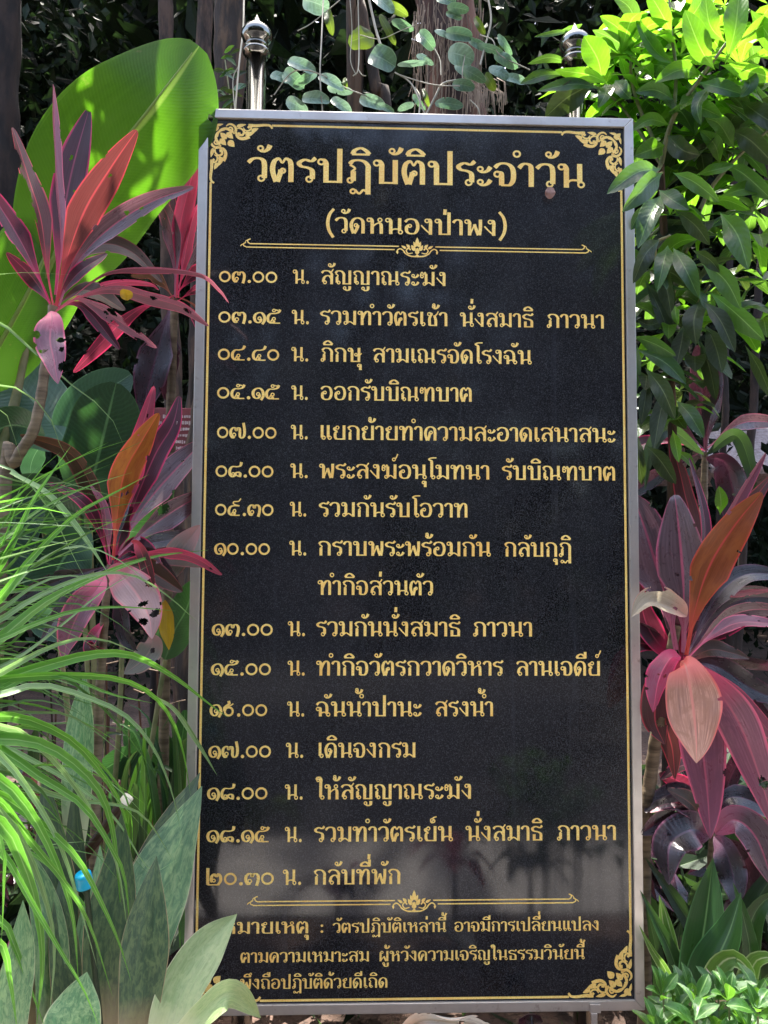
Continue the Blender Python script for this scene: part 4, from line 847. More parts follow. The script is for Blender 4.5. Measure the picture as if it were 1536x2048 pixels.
# ---- broad leaved plants at the left
BG = 'broad leaved plants left of the sign'
def stalk(parent, pts, r, mat=None):
    mb = MB(); pp = smooth_path(px3(pts), 8); mb.tube(pp, list(np.linspace(r*1.3, r*.7, len(pp))), 8); return mb.build('stalk', mat or M_twig, parent)
g = ground(P(20, 1500, -.02)); t = plant('broad_leaf_plant', 'huge broad bright green leaf lit from behind over the upper left corner of the sign', 'broad leaf plant', g, BG)
b0 = (60, 640, .02)
leaf(t, [(75, 600, .02), (130, 470, -.02), (215, 330, -.06), (318, 205, -.07), (398, 92, -.03)], 268, M_big, 'paddle', roll=-6, fold=-.10, wav=.012, nu=20, nv=60, holes=[(.16, .84, .018, .009), (.09, .82, .02, .009), (1., .62, .03, .006), (0., .70, .04, .008), (0., .45, .05, .006), (1., .80, .03, .010)], seed=3)
leaf(t, [(-60, 790, .0), (0, 690, -.02), (70, 560, -.02), (105, 470, .0), (120, 420, .02)], 190, M_big, 'paddle', roll=12, fold=-.08, wav=.015, nu=16, nv=40, seed=4)
for mp_ in ([(75, 600, .02), (130, 470, -.02), (215, 330, -.06), (310, 205, -.07), (385, 107, -.04)], [(-60, 790, .0), (0, 690, -.02), (70, 560, -.02), (105, 470, .0), (116, 435, .02)]):
    mb = MB(); pp = [q-np.array((0, .004, 0)) for q in smooth_path(px3(mp_), 10)]; mb.tube(pp, list(np.linspace(.0075, .0012, len(pp))), 8); mb.build('midrib', M_midrib, t)
mb = MB(); mb.tube(smooth_path([g, P(-40, 1200, .0), P(40, 760, .03), P(75, 600, .022)]), [.016]*8+[.013]*8+[.010]*9, 8); mb.build('stalk', M_twig, t)
g = ground(P(190, 1600, .05)); t = plant('broad_leaf_plant', 'dark green broad leaf plant with ribbed leaves between the two left ti plants', 'broad leaf plant', g, BG)
for pts, w, mat, k in [
   (Q(.02, -.04, (172, 1010), (190, 940), (212, 850), (232, 766)), 150, M_big_dark, K(roll=-8, fold=.12, seed=2)),
   (Q(.08, .06, (150, 900), (90, 830), (30, 760), (-40, 700)), 150, M_big_grey, K(roll=14, fold=-.1)),
   (Q(.10, .10, (130, 930), (160, 850), (205, 790), (262, 748)), 110, M_big_grey, K(roll=-14)),
   (Q(.04, .0, (180, 1060), (140, 1100), (110, 1150), (95, 1215)), 120, M_big_dark, K(roll=12)),
   (Q(.06, .04, (190, 1050), (130, 1020), (70, 1000), (-20, 1020)), 120, M_big_dark, K(roll=-12)),
   (Q(.05, .0, (70, 960), (40, 1010), (20, 1080), (10, 1160)), 110, M_big_dark, K(roll=6)),
   (Q(.10, .06, (250, 1100), (275, 1020), (300, 960), (330, 905)), 120, M_big_dark, K(roll=10)),
   (Q(.10, .08, (60, 960), (62, 930), (72, 905), (86, 890)), 44, M_big_grey, K(roll=6)),
   (Q(.08, .05, (130, 1200), (90, 1240), (130, 1260), (150, 1240)), 60, M_big_grey, K(roll=6)),
   (Q(.12, .1, (330, 1320), (350, 1260), (372, 1220), (392, 1160)), 80, M_big_dark, K(roll=10)),
   (Q(.02, .0, (90, 870), (30, 850), (-20, 870), (-60, 920)), 90, M_big_dark, K(roll=-14))]:
    leaf(t, pts, w, mat, 'paddle', nu=12, nv=30, wav=.015, **k)
for p in ((172, 1010), (150, 900), (180, 1060), (250, 1100), (330, 1320), (75, 960)):
    mb = MB(); q = P(p[0], p[1], .06); mb.tube(smooth_path([g+np.array(((rnd.random()-.5)*.1, (rnd.random())*.1, 0)), (g+q)/2+np.array((.02, 0, .1)), q]), .007, 7); mb.build('stalk', M_twig, t)
g = ground(P(330, 1800, .25)); t = plant('broad_leaf_plant', 'shaded broad leaf clump low between grass and the left frame of the sign', 'broad leaf plant', g, BG)
for pts, w in [(Q(.2, .15, (300, 1640), (290, 1560), (250, 1520), (190, 1550)), 70), (Q(.2, .15, (320, 1640), (330, 1540), (300, 1480), (240, 1560)), 60), (Q(.22, .2, (330, 1650), (350, 1560), (365, 1470), (370, 1420)), 50), (Q(.22, .2, (300, 1650), (280, 1540), (262, 1480), (255, 1430)), 36), (Q(.18, .15, (330, 1700), (360, 1660), (375, 1620), (385, 1560)), 40)]:
    leaf(t, pts, w, M_big_dark, 'paddle', roll=rnd.uniform(-20, 20), nu=8, nv=22)
g = ground(P(230, 1900, .1)); t = plant('strap_leaf_plant', 'shaded green strap leaves rising between the grass and the left frame', 'strap leaf plant', g)
r = random.Random(41)
for k in range(26):
    x = r.uniform(70, 380); y = r.uniform(1400, 1600); Y = r.uniform(-.02, .2); dx = r.uniform(-60, 60)
    leaf(t, [(x-dx*.6, 1900, Y), (x-dx*.2, y+170, Y), (x+dx*.4, y+30, Y), (x+dx*1.3, y+r.uniform(-10, 50), Y-.03)], r.uniform(16, 34), r.choice((M_strap, M_strap_dark, M_strap_dark, M_big_dark)), 'lance', roll=r.uniform(-45, 45), nu=4, nv=20, fold=.4)
# thicket of thin brown canes low at the left, seen through the grass
g = ground(P(300, 1700, .3)); t = plant('dry_cane_clump', 'thin brown canes and dead stalks standing in shade behind the grass', 'dry stems', g)
r = random.Random(21)
for k in range(26):
    x = r.uniform(60, 385); Y = r.uniform(.12, .5); y1 = r.uniform(1330, 1480); dx = r.uniform(-45, 45)
    b = ground(P(x, 1900, Y)); mb = MB(); mb.tube(smooth_path([b, (b+P(x+dx, y1, Y))/2+np.array((r.uniform(-.02, .02), 0, 0)), P(x+dx, y1, Y)]), list(np.linspace(r.uniform(.004, .009), .003, 17)), 6)
    mb.build('stem', r.choice([M_cane, M_bark_red, M_bark_dark, M_twig]), t)
for k in range(16):
    x = r.uniform(60, 380); y = r.uniform(1380, 1640); Y = r.uniform(.1, .4)
    leaf(t, [(x, y, Y), (x+r.uniform(-30, 30), y+40, Y), (x+r.uniform(-50, 50), y+r.uniform(70, 130), Y)], r.uniform(14, 34), r.choice([M_ti_brown, M_ti_black, M_strap_dark, M_ti_red, M_ti_grey]), 'lance', roll=r.uniform(-50, 50), nu=4, nv=12)
for k in range(10):     # leafless undergrowth twigs
    x = r.uniform(20, 380); y = r.uniform(1300, 1500); Y = r.uniform(.2, .5); a = P(x, y, Y); b = P(x+r.uniform(-70, 70), y+r.uniform(-30, 50), Y+r.uniform(-.1, .1))
    mb = MB(); mb.tube([a, (a+b)/2+np.array((0, 0, r.uniform(-.02, .03))), b], .002, 5, False); mb.build('twig', M_root, t)

# ---- grass clump
gb = ground(P(-420, 2150, -.55)); gt = plant('grass_clump', 'big clump of long arching bright green grass at the lower left', 'ornamental grass', gb)
def blade(xy, w, mat=M_grass, Y0=-.55, Y1=-.35, roll=None):
    pts = Q(Y0, Y1, *xy); x, y = xy[0]
    path = [gb+np.array((rnd.uniform(-.08, .08), rnd.uniform(-.1, .1), 0)), P(x-190, y-(xy[1][1]-y)*.9+90+rnd.uniform(-15, 15), Y0), P(x-80, y-(xy[1][1]-y)*.6+14, Y0)]+px3(pts) if x <= 5 else px3(pts)
    mb = MB(); Ym = (Y0+Y1)/2
    leaf_geo(mb, path, w*mpp(Ym)*1.65, 'blade', roll=rnd.uniform(-45, 45) if roll is None else roll, fold=.35, wav=.0, nu=4, nv=44, seed=rnd.randint(0, 999))
    mb.build('blade', mat, gt)
G1, G2, G3 = M_grass, M_grass_cool, M_grass_dark
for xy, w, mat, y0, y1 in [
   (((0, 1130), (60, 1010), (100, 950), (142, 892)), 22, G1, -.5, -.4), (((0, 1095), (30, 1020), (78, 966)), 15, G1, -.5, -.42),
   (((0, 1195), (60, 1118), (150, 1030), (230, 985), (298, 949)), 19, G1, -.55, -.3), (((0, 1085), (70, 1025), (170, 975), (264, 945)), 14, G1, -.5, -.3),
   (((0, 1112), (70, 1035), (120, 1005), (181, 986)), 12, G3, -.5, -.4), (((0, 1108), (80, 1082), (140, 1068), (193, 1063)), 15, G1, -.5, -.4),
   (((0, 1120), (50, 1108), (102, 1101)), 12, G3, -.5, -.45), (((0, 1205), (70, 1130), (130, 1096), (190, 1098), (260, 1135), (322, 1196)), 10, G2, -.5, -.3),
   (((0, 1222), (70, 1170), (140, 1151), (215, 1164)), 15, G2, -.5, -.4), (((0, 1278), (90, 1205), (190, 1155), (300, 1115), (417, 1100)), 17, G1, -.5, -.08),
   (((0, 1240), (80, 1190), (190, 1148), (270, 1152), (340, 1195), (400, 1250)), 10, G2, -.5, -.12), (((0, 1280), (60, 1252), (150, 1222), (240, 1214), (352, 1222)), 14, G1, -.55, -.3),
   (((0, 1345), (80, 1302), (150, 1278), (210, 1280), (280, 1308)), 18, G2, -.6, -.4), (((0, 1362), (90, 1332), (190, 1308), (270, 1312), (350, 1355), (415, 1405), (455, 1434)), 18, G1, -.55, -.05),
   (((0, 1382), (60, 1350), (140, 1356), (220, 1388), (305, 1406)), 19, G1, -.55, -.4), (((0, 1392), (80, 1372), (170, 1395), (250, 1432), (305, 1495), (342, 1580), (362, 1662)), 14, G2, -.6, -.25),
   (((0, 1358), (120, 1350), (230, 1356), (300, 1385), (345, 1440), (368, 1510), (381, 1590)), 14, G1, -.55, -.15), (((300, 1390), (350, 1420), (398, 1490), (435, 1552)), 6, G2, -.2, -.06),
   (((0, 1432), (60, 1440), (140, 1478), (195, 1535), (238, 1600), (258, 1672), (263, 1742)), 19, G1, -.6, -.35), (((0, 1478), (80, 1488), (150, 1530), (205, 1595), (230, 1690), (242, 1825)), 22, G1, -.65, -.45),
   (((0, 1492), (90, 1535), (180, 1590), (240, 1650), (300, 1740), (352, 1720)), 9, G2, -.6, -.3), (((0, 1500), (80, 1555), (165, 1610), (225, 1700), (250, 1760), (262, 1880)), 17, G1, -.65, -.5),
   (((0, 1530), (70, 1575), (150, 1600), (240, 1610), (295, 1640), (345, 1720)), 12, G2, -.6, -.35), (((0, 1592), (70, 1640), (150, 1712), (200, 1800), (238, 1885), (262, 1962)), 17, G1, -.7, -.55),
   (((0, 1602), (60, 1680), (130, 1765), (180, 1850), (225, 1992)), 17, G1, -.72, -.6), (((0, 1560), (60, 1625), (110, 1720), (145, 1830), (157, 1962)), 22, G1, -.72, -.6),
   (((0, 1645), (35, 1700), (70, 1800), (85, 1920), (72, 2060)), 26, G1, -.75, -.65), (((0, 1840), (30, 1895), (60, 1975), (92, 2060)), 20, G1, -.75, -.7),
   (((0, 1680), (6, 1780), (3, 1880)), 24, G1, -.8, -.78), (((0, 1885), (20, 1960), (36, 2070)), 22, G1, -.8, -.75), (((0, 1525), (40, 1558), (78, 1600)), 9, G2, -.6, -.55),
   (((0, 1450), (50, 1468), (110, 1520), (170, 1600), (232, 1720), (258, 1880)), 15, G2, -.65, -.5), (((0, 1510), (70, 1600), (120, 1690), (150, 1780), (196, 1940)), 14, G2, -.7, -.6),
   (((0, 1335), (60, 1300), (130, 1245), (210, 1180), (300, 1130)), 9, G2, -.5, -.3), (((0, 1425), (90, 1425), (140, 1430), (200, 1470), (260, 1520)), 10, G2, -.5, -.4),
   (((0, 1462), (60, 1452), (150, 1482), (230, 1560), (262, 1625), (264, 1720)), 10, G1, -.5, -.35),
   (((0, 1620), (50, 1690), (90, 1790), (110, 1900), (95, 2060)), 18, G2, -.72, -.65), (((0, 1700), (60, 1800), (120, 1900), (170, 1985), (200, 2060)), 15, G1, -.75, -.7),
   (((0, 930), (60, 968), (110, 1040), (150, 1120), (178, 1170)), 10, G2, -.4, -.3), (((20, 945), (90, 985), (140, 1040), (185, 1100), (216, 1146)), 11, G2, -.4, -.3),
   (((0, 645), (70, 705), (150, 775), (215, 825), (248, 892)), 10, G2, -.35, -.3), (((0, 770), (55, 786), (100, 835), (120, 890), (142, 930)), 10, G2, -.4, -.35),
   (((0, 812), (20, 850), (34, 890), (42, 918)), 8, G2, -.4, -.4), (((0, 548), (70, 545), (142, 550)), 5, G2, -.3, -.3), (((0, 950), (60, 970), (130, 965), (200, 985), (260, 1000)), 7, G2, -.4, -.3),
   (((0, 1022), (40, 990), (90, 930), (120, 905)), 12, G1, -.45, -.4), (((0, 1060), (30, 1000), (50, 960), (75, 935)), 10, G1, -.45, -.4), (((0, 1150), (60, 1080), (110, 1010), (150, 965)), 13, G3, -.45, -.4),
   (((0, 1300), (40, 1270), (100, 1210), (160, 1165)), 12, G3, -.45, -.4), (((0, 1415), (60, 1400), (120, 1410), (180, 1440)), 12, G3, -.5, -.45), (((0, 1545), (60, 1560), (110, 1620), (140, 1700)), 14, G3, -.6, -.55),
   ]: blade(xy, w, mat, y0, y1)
r = random.Random(33)
for k in range(40):
    y = r.uniform(1000, 1600); L_ = r.uniform(90, 260); up = r.uniform(-.5, .25)*(1 if y < 1300 else .2); dr = r.uniform(.0, .8) if y > 1250 else r.uniform(0, .3)
    pts = [(0, y)]+[(L_*f, y+L_*(up*f*1.2+dr*f*f)) for f in (.3, .6, .85, 1.0)]
    blade(pts, r.uniform(5, 12), r.choice([G1, G2, G3, G3]), r.uniform(-.5, -.35), r.uniform(-.4, -.2))

mb = MB(); r = random.Random(77)
for k in range(80):
    y = r.uniform(960, 1750); L_ = r.uniform(80, 330); up = r.uniform(-.7, .1) if y < 1280 else r.uniform(-.35, .15); dr = r.uniform(.1, .9) if y > 1250 else r.uniform(0, .5); Y0 = r.uniform(-.6, -.2)
    pts = [(0, y)]+[(L_*f, y+L_*(up*f*1.3+dr*f*f*(1.3 if y > 1400 else 1))) for f in (.3, .6, .85, 1.0)]
    path = [gb+np.array((r.uniform(-.08, .08), r.uniform(-.1, .1), 0)), P(-190, y-(pts[1][1]-y)*.9+90, Y0), P(-80, y-(pts[1][1]-y)*.6+14, Y0)]+px3(Q(Y0, Y0+r.uniform(0, .15), *pts))
    leaf_geo(mb, path, r.uniform(4, 12)*mpp(Y0)*1.5, 'blade', roll=r.uniform(-60, 60), fold=.35, wav=0, nu=2, nv=34, seed=k, mi=r.choice((0, 1, 2, 2)))
tag(mb.build('fine_blades', [M_grass, M_grass_cool, M_grass_dark], gt), kind='stuff')

# ---- snake plants at the lower left
g = ground(P(270, 2280, -.45)); t = plant('snake_plant', 'clump of wide mottled snake plant leaves at the lower left corner of the sign', 'snake plant', g)
S1, S2, S3 = M_snake, M_snake_dark, M_snake_pale
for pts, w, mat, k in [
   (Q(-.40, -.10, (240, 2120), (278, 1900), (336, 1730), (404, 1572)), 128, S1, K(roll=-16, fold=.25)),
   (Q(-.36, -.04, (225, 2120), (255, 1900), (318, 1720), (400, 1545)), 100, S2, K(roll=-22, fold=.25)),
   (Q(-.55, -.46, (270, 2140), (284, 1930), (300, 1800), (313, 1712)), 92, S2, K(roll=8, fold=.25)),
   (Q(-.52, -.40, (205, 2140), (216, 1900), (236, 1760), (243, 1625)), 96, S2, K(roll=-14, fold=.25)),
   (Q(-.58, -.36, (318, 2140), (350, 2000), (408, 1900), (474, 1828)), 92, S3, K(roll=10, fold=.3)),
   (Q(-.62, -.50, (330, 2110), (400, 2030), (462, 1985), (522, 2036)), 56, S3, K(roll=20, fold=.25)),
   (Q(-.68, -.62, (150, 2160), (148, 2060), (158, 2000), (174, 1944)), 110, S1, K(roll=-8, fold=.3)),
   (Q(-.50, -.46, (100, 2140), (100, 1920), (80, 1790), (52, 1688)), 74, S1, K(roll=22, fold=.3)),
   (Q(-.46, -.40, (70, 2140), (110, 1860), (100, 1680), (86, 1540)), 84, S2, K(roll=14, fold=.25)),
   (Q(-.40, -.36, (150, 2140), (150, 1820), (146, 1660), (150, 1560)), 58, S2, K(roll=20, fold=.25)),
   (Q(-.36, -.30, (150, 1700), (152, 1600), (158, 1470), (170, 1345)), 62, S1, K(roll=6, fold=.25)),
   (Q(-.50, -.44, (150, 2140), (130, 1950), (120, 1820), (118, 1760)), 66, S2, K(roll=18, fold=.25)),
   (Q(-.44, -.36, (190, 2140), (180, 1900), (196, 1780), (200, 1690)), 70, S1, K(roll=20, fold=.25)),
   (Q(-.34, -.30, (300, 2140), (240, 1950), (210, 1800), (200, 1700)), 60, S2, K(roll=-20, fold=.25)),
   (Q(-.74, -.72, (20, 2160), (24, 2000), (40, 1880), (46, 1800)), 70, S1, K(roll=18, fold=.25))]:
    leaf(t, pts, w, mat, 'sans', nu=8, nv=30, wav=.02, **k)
# cut stalk with a pale end
a, b = P(160, 1725, -.34), P(252, 1600, -.30); mb = MB(); mb.tube([ground(P(140, 1900, -.36)), a, (a+b)/2, b], [.016, .014, .0125, .0115], 10); t = thing('cut_stalk', tuple(ground(a)), 'cut brown stalk with a pale sawn end among the grass', 'stalk')
mb.build('stem', M_ti_brown, t)
M_pale = plain_mat('pale_cut_wood', (.62, .55, .40), (.78, .72, .58), 60, .7); d = (b-a)/np.linalg.norm(b-a)
mb = MB(); mb.tube([b-d*.008, b+d*.010, b+d*.012], [.0125, .0122, .008], 12); mb.build('cut_end', M_pale, t)
# blue cap on a stuck bottle neck
cpt = P(168, 1760, -.60); s = mpp(-.60); t = thing('capped_stake', tuple(ground(cpt)), 'bright blue plastic cap on a stake among the snake plant leaves', 'capped stake')
m, nt, B, out = newmat('blue_cap_plastic'); B.inputs['Base Color'].default_value = (.0, .30, .50, 1); B.inputs['Roughness'].default_value = .35; M_blue = m
ax = np.array((-.12, -.25, .96)); ax /= np.linalg.norm(ax); bx = np.cross(ax, (1, 0, 0)); bx /= np.linalg.norm(bx); by = np.cross(ax, bx)
def axis_lathe(pr, c, ridge=0, n=48):
    mb = MB(); rows = []
    for r_, z_ in pr:
        rows.append([c+ax*z_+(bx*math.cos(2*PI*k/n)+by*math.sin(2*PI*k/n))*r_*(1+(ridge if k % 2 else 0)) for k in range(n+1)])
    mb.quadgrid(rows, [[(0, 0)]*(n+1)]*len(rows)); return mb
axis_lathe([(.0, .015), (.011, .0146), (.0138, .0125), (.0146, .008), (.0146, -.008), (.0152, -.009), (.0152, -.0125), (.0, -.0125)], cpt, .02).build('cap', M_blue, t)
mb = MB(); mb.tube([cpt-ax*.014, cpt-ax*.03, ground(cpt-ax*.5)], [.011, .005, .005], 8); mb.build('stake', M_strap_dark, t)

# ---- shrub hanging over the upper right corner
g = ground(P(1330, 1700, .35)); sh = plant('garden_shrub', 'leafy shrub with long green leaves hanging over the upper right corner of the sign', 'shrub', g)
def branch(pts, r0, r1, mat=M_twig):
    mb = MB(); pp = smooth_path([p if len(p) == 3 and not isinstance(p, tuple) else P(*p) for p in pts], 8); mb.tube(pp, list(np.linspace(r0, r1, len(pp))), 7, True, .04); mb.build('branch', mat, sh)
branch([np.array(g), P(1335, 1300, .38), P(1345, 900, .30), P(1335, 620, .20), P(1322, 330, .10)], .018, .010, M_bark_tan)
branch([(1322, 330, .10), (1345, 240, .06), (1395, 165, .02), (1450, 90, -.02), (1500, 20, -.04)], .008, .003)
branch([(1348, 230, .06), (1352, 140, .08), (1342, 60, .06), (1338, -20, .06)], .006, .003)
branch([(1326, 320, .10), (1270, 190, .14), (1262, 100, .12), (1275, 40, .10)], .006, .003)
branch([(1335, 620, .2), (1400, 420, .15), (1460, 330, .1), (1560, 240, .05)], .008, .004)
branch([(1322, 330, .10), (1310, 350, -.02), (1325, 345, -.10)], .006, .003)
branch([(1322, 330, .10), (1240, 210, .15), (1180, 170, .12), (1120, 165, .10)], .005, .002)
branch([(1335, 620, .2), (1310, 500, .0), (1340, 470, -.06)], .006, .003)
branch([(1340, 700, .24), (1400, 600, .1), (1420, 570, .05)], .006, .003)
L0, L1, L2 = M_mango, M_mango_lit, M_mango_dark
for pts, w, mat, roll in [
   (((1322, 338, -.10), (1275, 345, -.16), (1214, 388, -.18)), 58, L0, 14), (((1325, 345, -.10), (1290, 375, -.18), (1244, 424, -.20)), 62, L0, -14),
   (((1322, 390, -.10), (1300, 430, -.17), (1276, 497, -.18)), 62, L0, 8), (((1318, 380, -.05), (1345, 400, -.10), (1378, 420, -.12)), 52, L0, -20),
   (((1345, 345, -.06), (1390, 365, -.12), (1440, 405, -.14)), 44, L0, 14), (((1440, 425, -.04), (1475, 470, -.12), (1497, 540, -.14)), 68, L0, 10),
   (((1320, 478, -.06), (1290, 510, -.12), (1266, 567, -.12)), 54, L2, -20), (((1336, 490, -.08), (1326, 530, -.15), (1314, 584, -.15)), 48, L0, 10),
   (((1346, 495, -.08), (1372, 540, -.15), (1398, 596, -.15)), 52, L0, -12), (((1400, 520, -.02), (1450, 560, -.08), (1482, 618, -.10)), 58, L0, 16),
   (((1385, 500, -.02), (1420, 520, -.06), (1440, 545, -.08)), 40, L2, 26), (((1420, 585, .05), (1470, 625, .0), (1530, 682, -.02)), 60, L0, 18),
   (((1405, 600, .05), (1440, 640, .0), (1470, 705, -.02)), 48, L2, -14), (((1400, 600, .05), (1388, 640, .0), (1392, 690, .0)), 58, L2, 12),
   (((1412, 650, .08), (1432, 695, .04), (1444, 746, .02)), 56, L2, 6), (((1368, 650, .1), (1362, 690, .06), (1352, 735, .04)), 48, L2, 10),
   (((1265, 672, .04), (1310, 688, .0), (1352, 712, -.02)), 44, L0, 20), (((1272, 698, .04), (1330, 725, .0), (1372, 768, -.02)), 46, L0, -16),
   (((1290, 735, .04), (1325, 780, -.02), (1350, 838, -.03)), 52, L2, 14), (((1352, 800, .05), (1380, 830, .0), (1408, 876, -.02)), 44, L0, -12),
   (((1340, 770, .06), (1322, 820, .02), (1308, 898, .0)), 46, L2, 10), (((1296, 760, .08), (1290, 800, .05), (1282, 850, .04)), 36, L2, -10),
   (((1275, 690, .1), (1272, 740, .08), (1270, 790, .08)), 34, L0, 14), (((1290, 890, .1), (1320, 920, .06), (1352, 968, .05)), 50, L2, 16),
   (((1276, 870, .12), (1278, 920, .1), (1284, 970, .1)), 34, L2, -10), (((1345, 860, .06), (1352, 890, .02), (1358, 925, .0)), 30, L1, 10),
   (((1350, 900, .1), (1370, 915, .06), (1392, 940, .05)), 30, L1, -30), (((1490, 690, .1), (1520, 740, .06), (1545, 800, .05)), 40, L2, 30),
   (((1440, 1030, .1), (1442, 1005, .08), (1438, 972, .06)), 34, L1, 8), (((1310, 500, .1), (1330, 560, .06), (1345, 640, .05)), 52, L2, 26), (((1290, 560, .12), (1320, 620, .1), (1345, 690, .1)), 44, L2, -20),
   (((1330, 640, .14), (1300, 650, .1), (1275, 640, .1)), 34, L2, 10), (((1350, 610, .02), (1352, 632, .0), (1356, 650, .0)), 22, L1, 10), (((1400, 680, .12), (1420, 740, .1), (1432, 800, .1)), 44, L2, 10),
   # upper leaves, mostly the lit copy with backlight put into its colour
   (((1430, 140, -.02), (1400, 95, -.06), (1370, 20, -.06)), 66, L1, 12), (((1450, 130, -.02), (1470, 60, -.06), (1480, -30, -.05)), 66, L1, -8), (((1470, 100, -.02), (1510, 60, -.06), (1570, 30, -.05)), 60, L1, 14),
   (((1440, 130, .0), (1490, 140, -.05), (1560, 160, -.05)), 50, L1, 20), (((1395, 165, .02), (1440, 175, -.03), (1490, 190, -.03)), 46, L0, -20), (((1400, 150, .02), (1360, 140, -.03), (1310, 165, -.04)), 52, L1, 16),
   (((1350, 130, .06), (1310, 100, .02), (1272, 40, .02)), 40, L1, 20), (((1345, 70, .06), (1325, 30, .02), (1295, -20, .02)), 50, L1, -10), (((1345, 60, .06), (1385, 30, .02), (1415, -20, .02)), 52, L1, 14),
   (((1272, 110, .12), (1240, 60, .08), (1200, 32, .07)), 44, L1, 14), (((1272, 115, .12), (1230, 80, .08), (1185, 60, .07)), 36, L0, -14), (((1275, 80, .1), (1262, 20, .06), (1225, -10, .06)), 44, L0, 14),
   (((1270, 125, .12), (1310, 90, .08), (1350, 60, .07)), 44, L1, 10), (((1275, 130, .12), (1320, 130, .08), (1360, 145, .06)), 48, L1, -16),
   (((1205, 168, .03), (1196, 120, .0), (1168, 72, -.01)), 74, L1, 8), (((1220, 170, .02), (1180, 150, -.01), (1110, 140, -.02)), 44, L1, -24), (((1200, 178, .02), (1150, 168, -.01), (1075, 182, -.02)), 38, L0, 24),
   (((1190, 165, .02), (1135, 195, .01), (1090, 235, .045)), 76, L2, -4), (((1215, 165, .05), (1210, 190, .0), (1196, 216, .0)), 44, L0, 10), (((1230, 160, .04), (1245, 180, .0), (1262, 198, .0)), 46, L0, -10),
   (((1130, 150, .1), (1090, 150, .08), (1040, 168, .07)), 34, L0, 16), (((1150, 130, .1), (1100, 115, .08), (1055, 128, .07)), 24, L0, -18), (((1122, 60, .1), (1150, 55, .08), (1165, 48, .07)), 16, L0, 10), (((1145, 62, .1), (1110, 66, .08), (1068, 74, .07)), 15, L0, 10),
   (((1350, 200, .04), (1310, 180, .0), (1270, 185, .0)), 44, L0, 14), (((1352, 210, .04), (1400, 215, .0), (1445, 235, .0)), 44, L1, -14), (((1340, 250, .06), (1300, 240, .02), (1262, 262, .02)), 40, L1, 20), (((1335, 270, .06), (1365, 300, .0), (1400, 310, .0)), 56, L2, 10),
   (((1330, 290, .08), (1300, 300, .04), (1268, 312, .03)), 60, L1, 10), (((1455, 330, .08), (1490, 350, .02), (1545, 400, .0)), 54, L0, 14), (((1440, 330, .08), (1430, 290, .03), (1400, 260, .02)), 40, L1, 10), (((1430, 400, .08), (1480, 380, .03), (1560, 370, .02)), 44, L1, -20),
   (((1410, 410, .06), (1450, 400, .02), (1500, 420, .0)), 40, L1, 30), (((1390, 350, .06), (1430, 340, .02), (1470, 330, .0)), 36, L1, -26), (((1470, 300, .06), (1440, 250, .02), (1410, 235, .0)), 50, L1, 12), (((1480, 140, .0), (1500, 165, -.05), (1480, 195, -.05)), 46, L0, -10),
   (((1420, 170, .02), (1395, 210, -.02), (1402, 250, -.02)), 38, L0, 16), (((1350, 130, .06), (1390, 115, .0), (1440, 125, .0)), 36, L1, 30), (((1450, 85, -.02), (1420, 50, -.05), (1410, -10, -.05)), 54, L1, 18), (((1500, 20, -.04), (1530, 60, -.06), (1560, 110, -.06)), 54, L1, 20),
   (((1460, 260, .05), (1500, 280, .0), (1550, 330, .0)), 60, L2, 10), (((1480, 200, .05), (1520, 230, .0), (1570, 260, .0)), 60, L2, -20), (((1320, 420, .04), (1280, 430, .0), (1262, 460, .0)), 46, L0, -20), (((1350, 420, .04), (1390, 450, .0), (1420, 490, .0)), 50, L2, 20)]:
    leaf(sh, list(pts), w*.76, mat, 'mango', roll=roll*1.3, fold=.28, wav=.045, nu=6, nv=18)
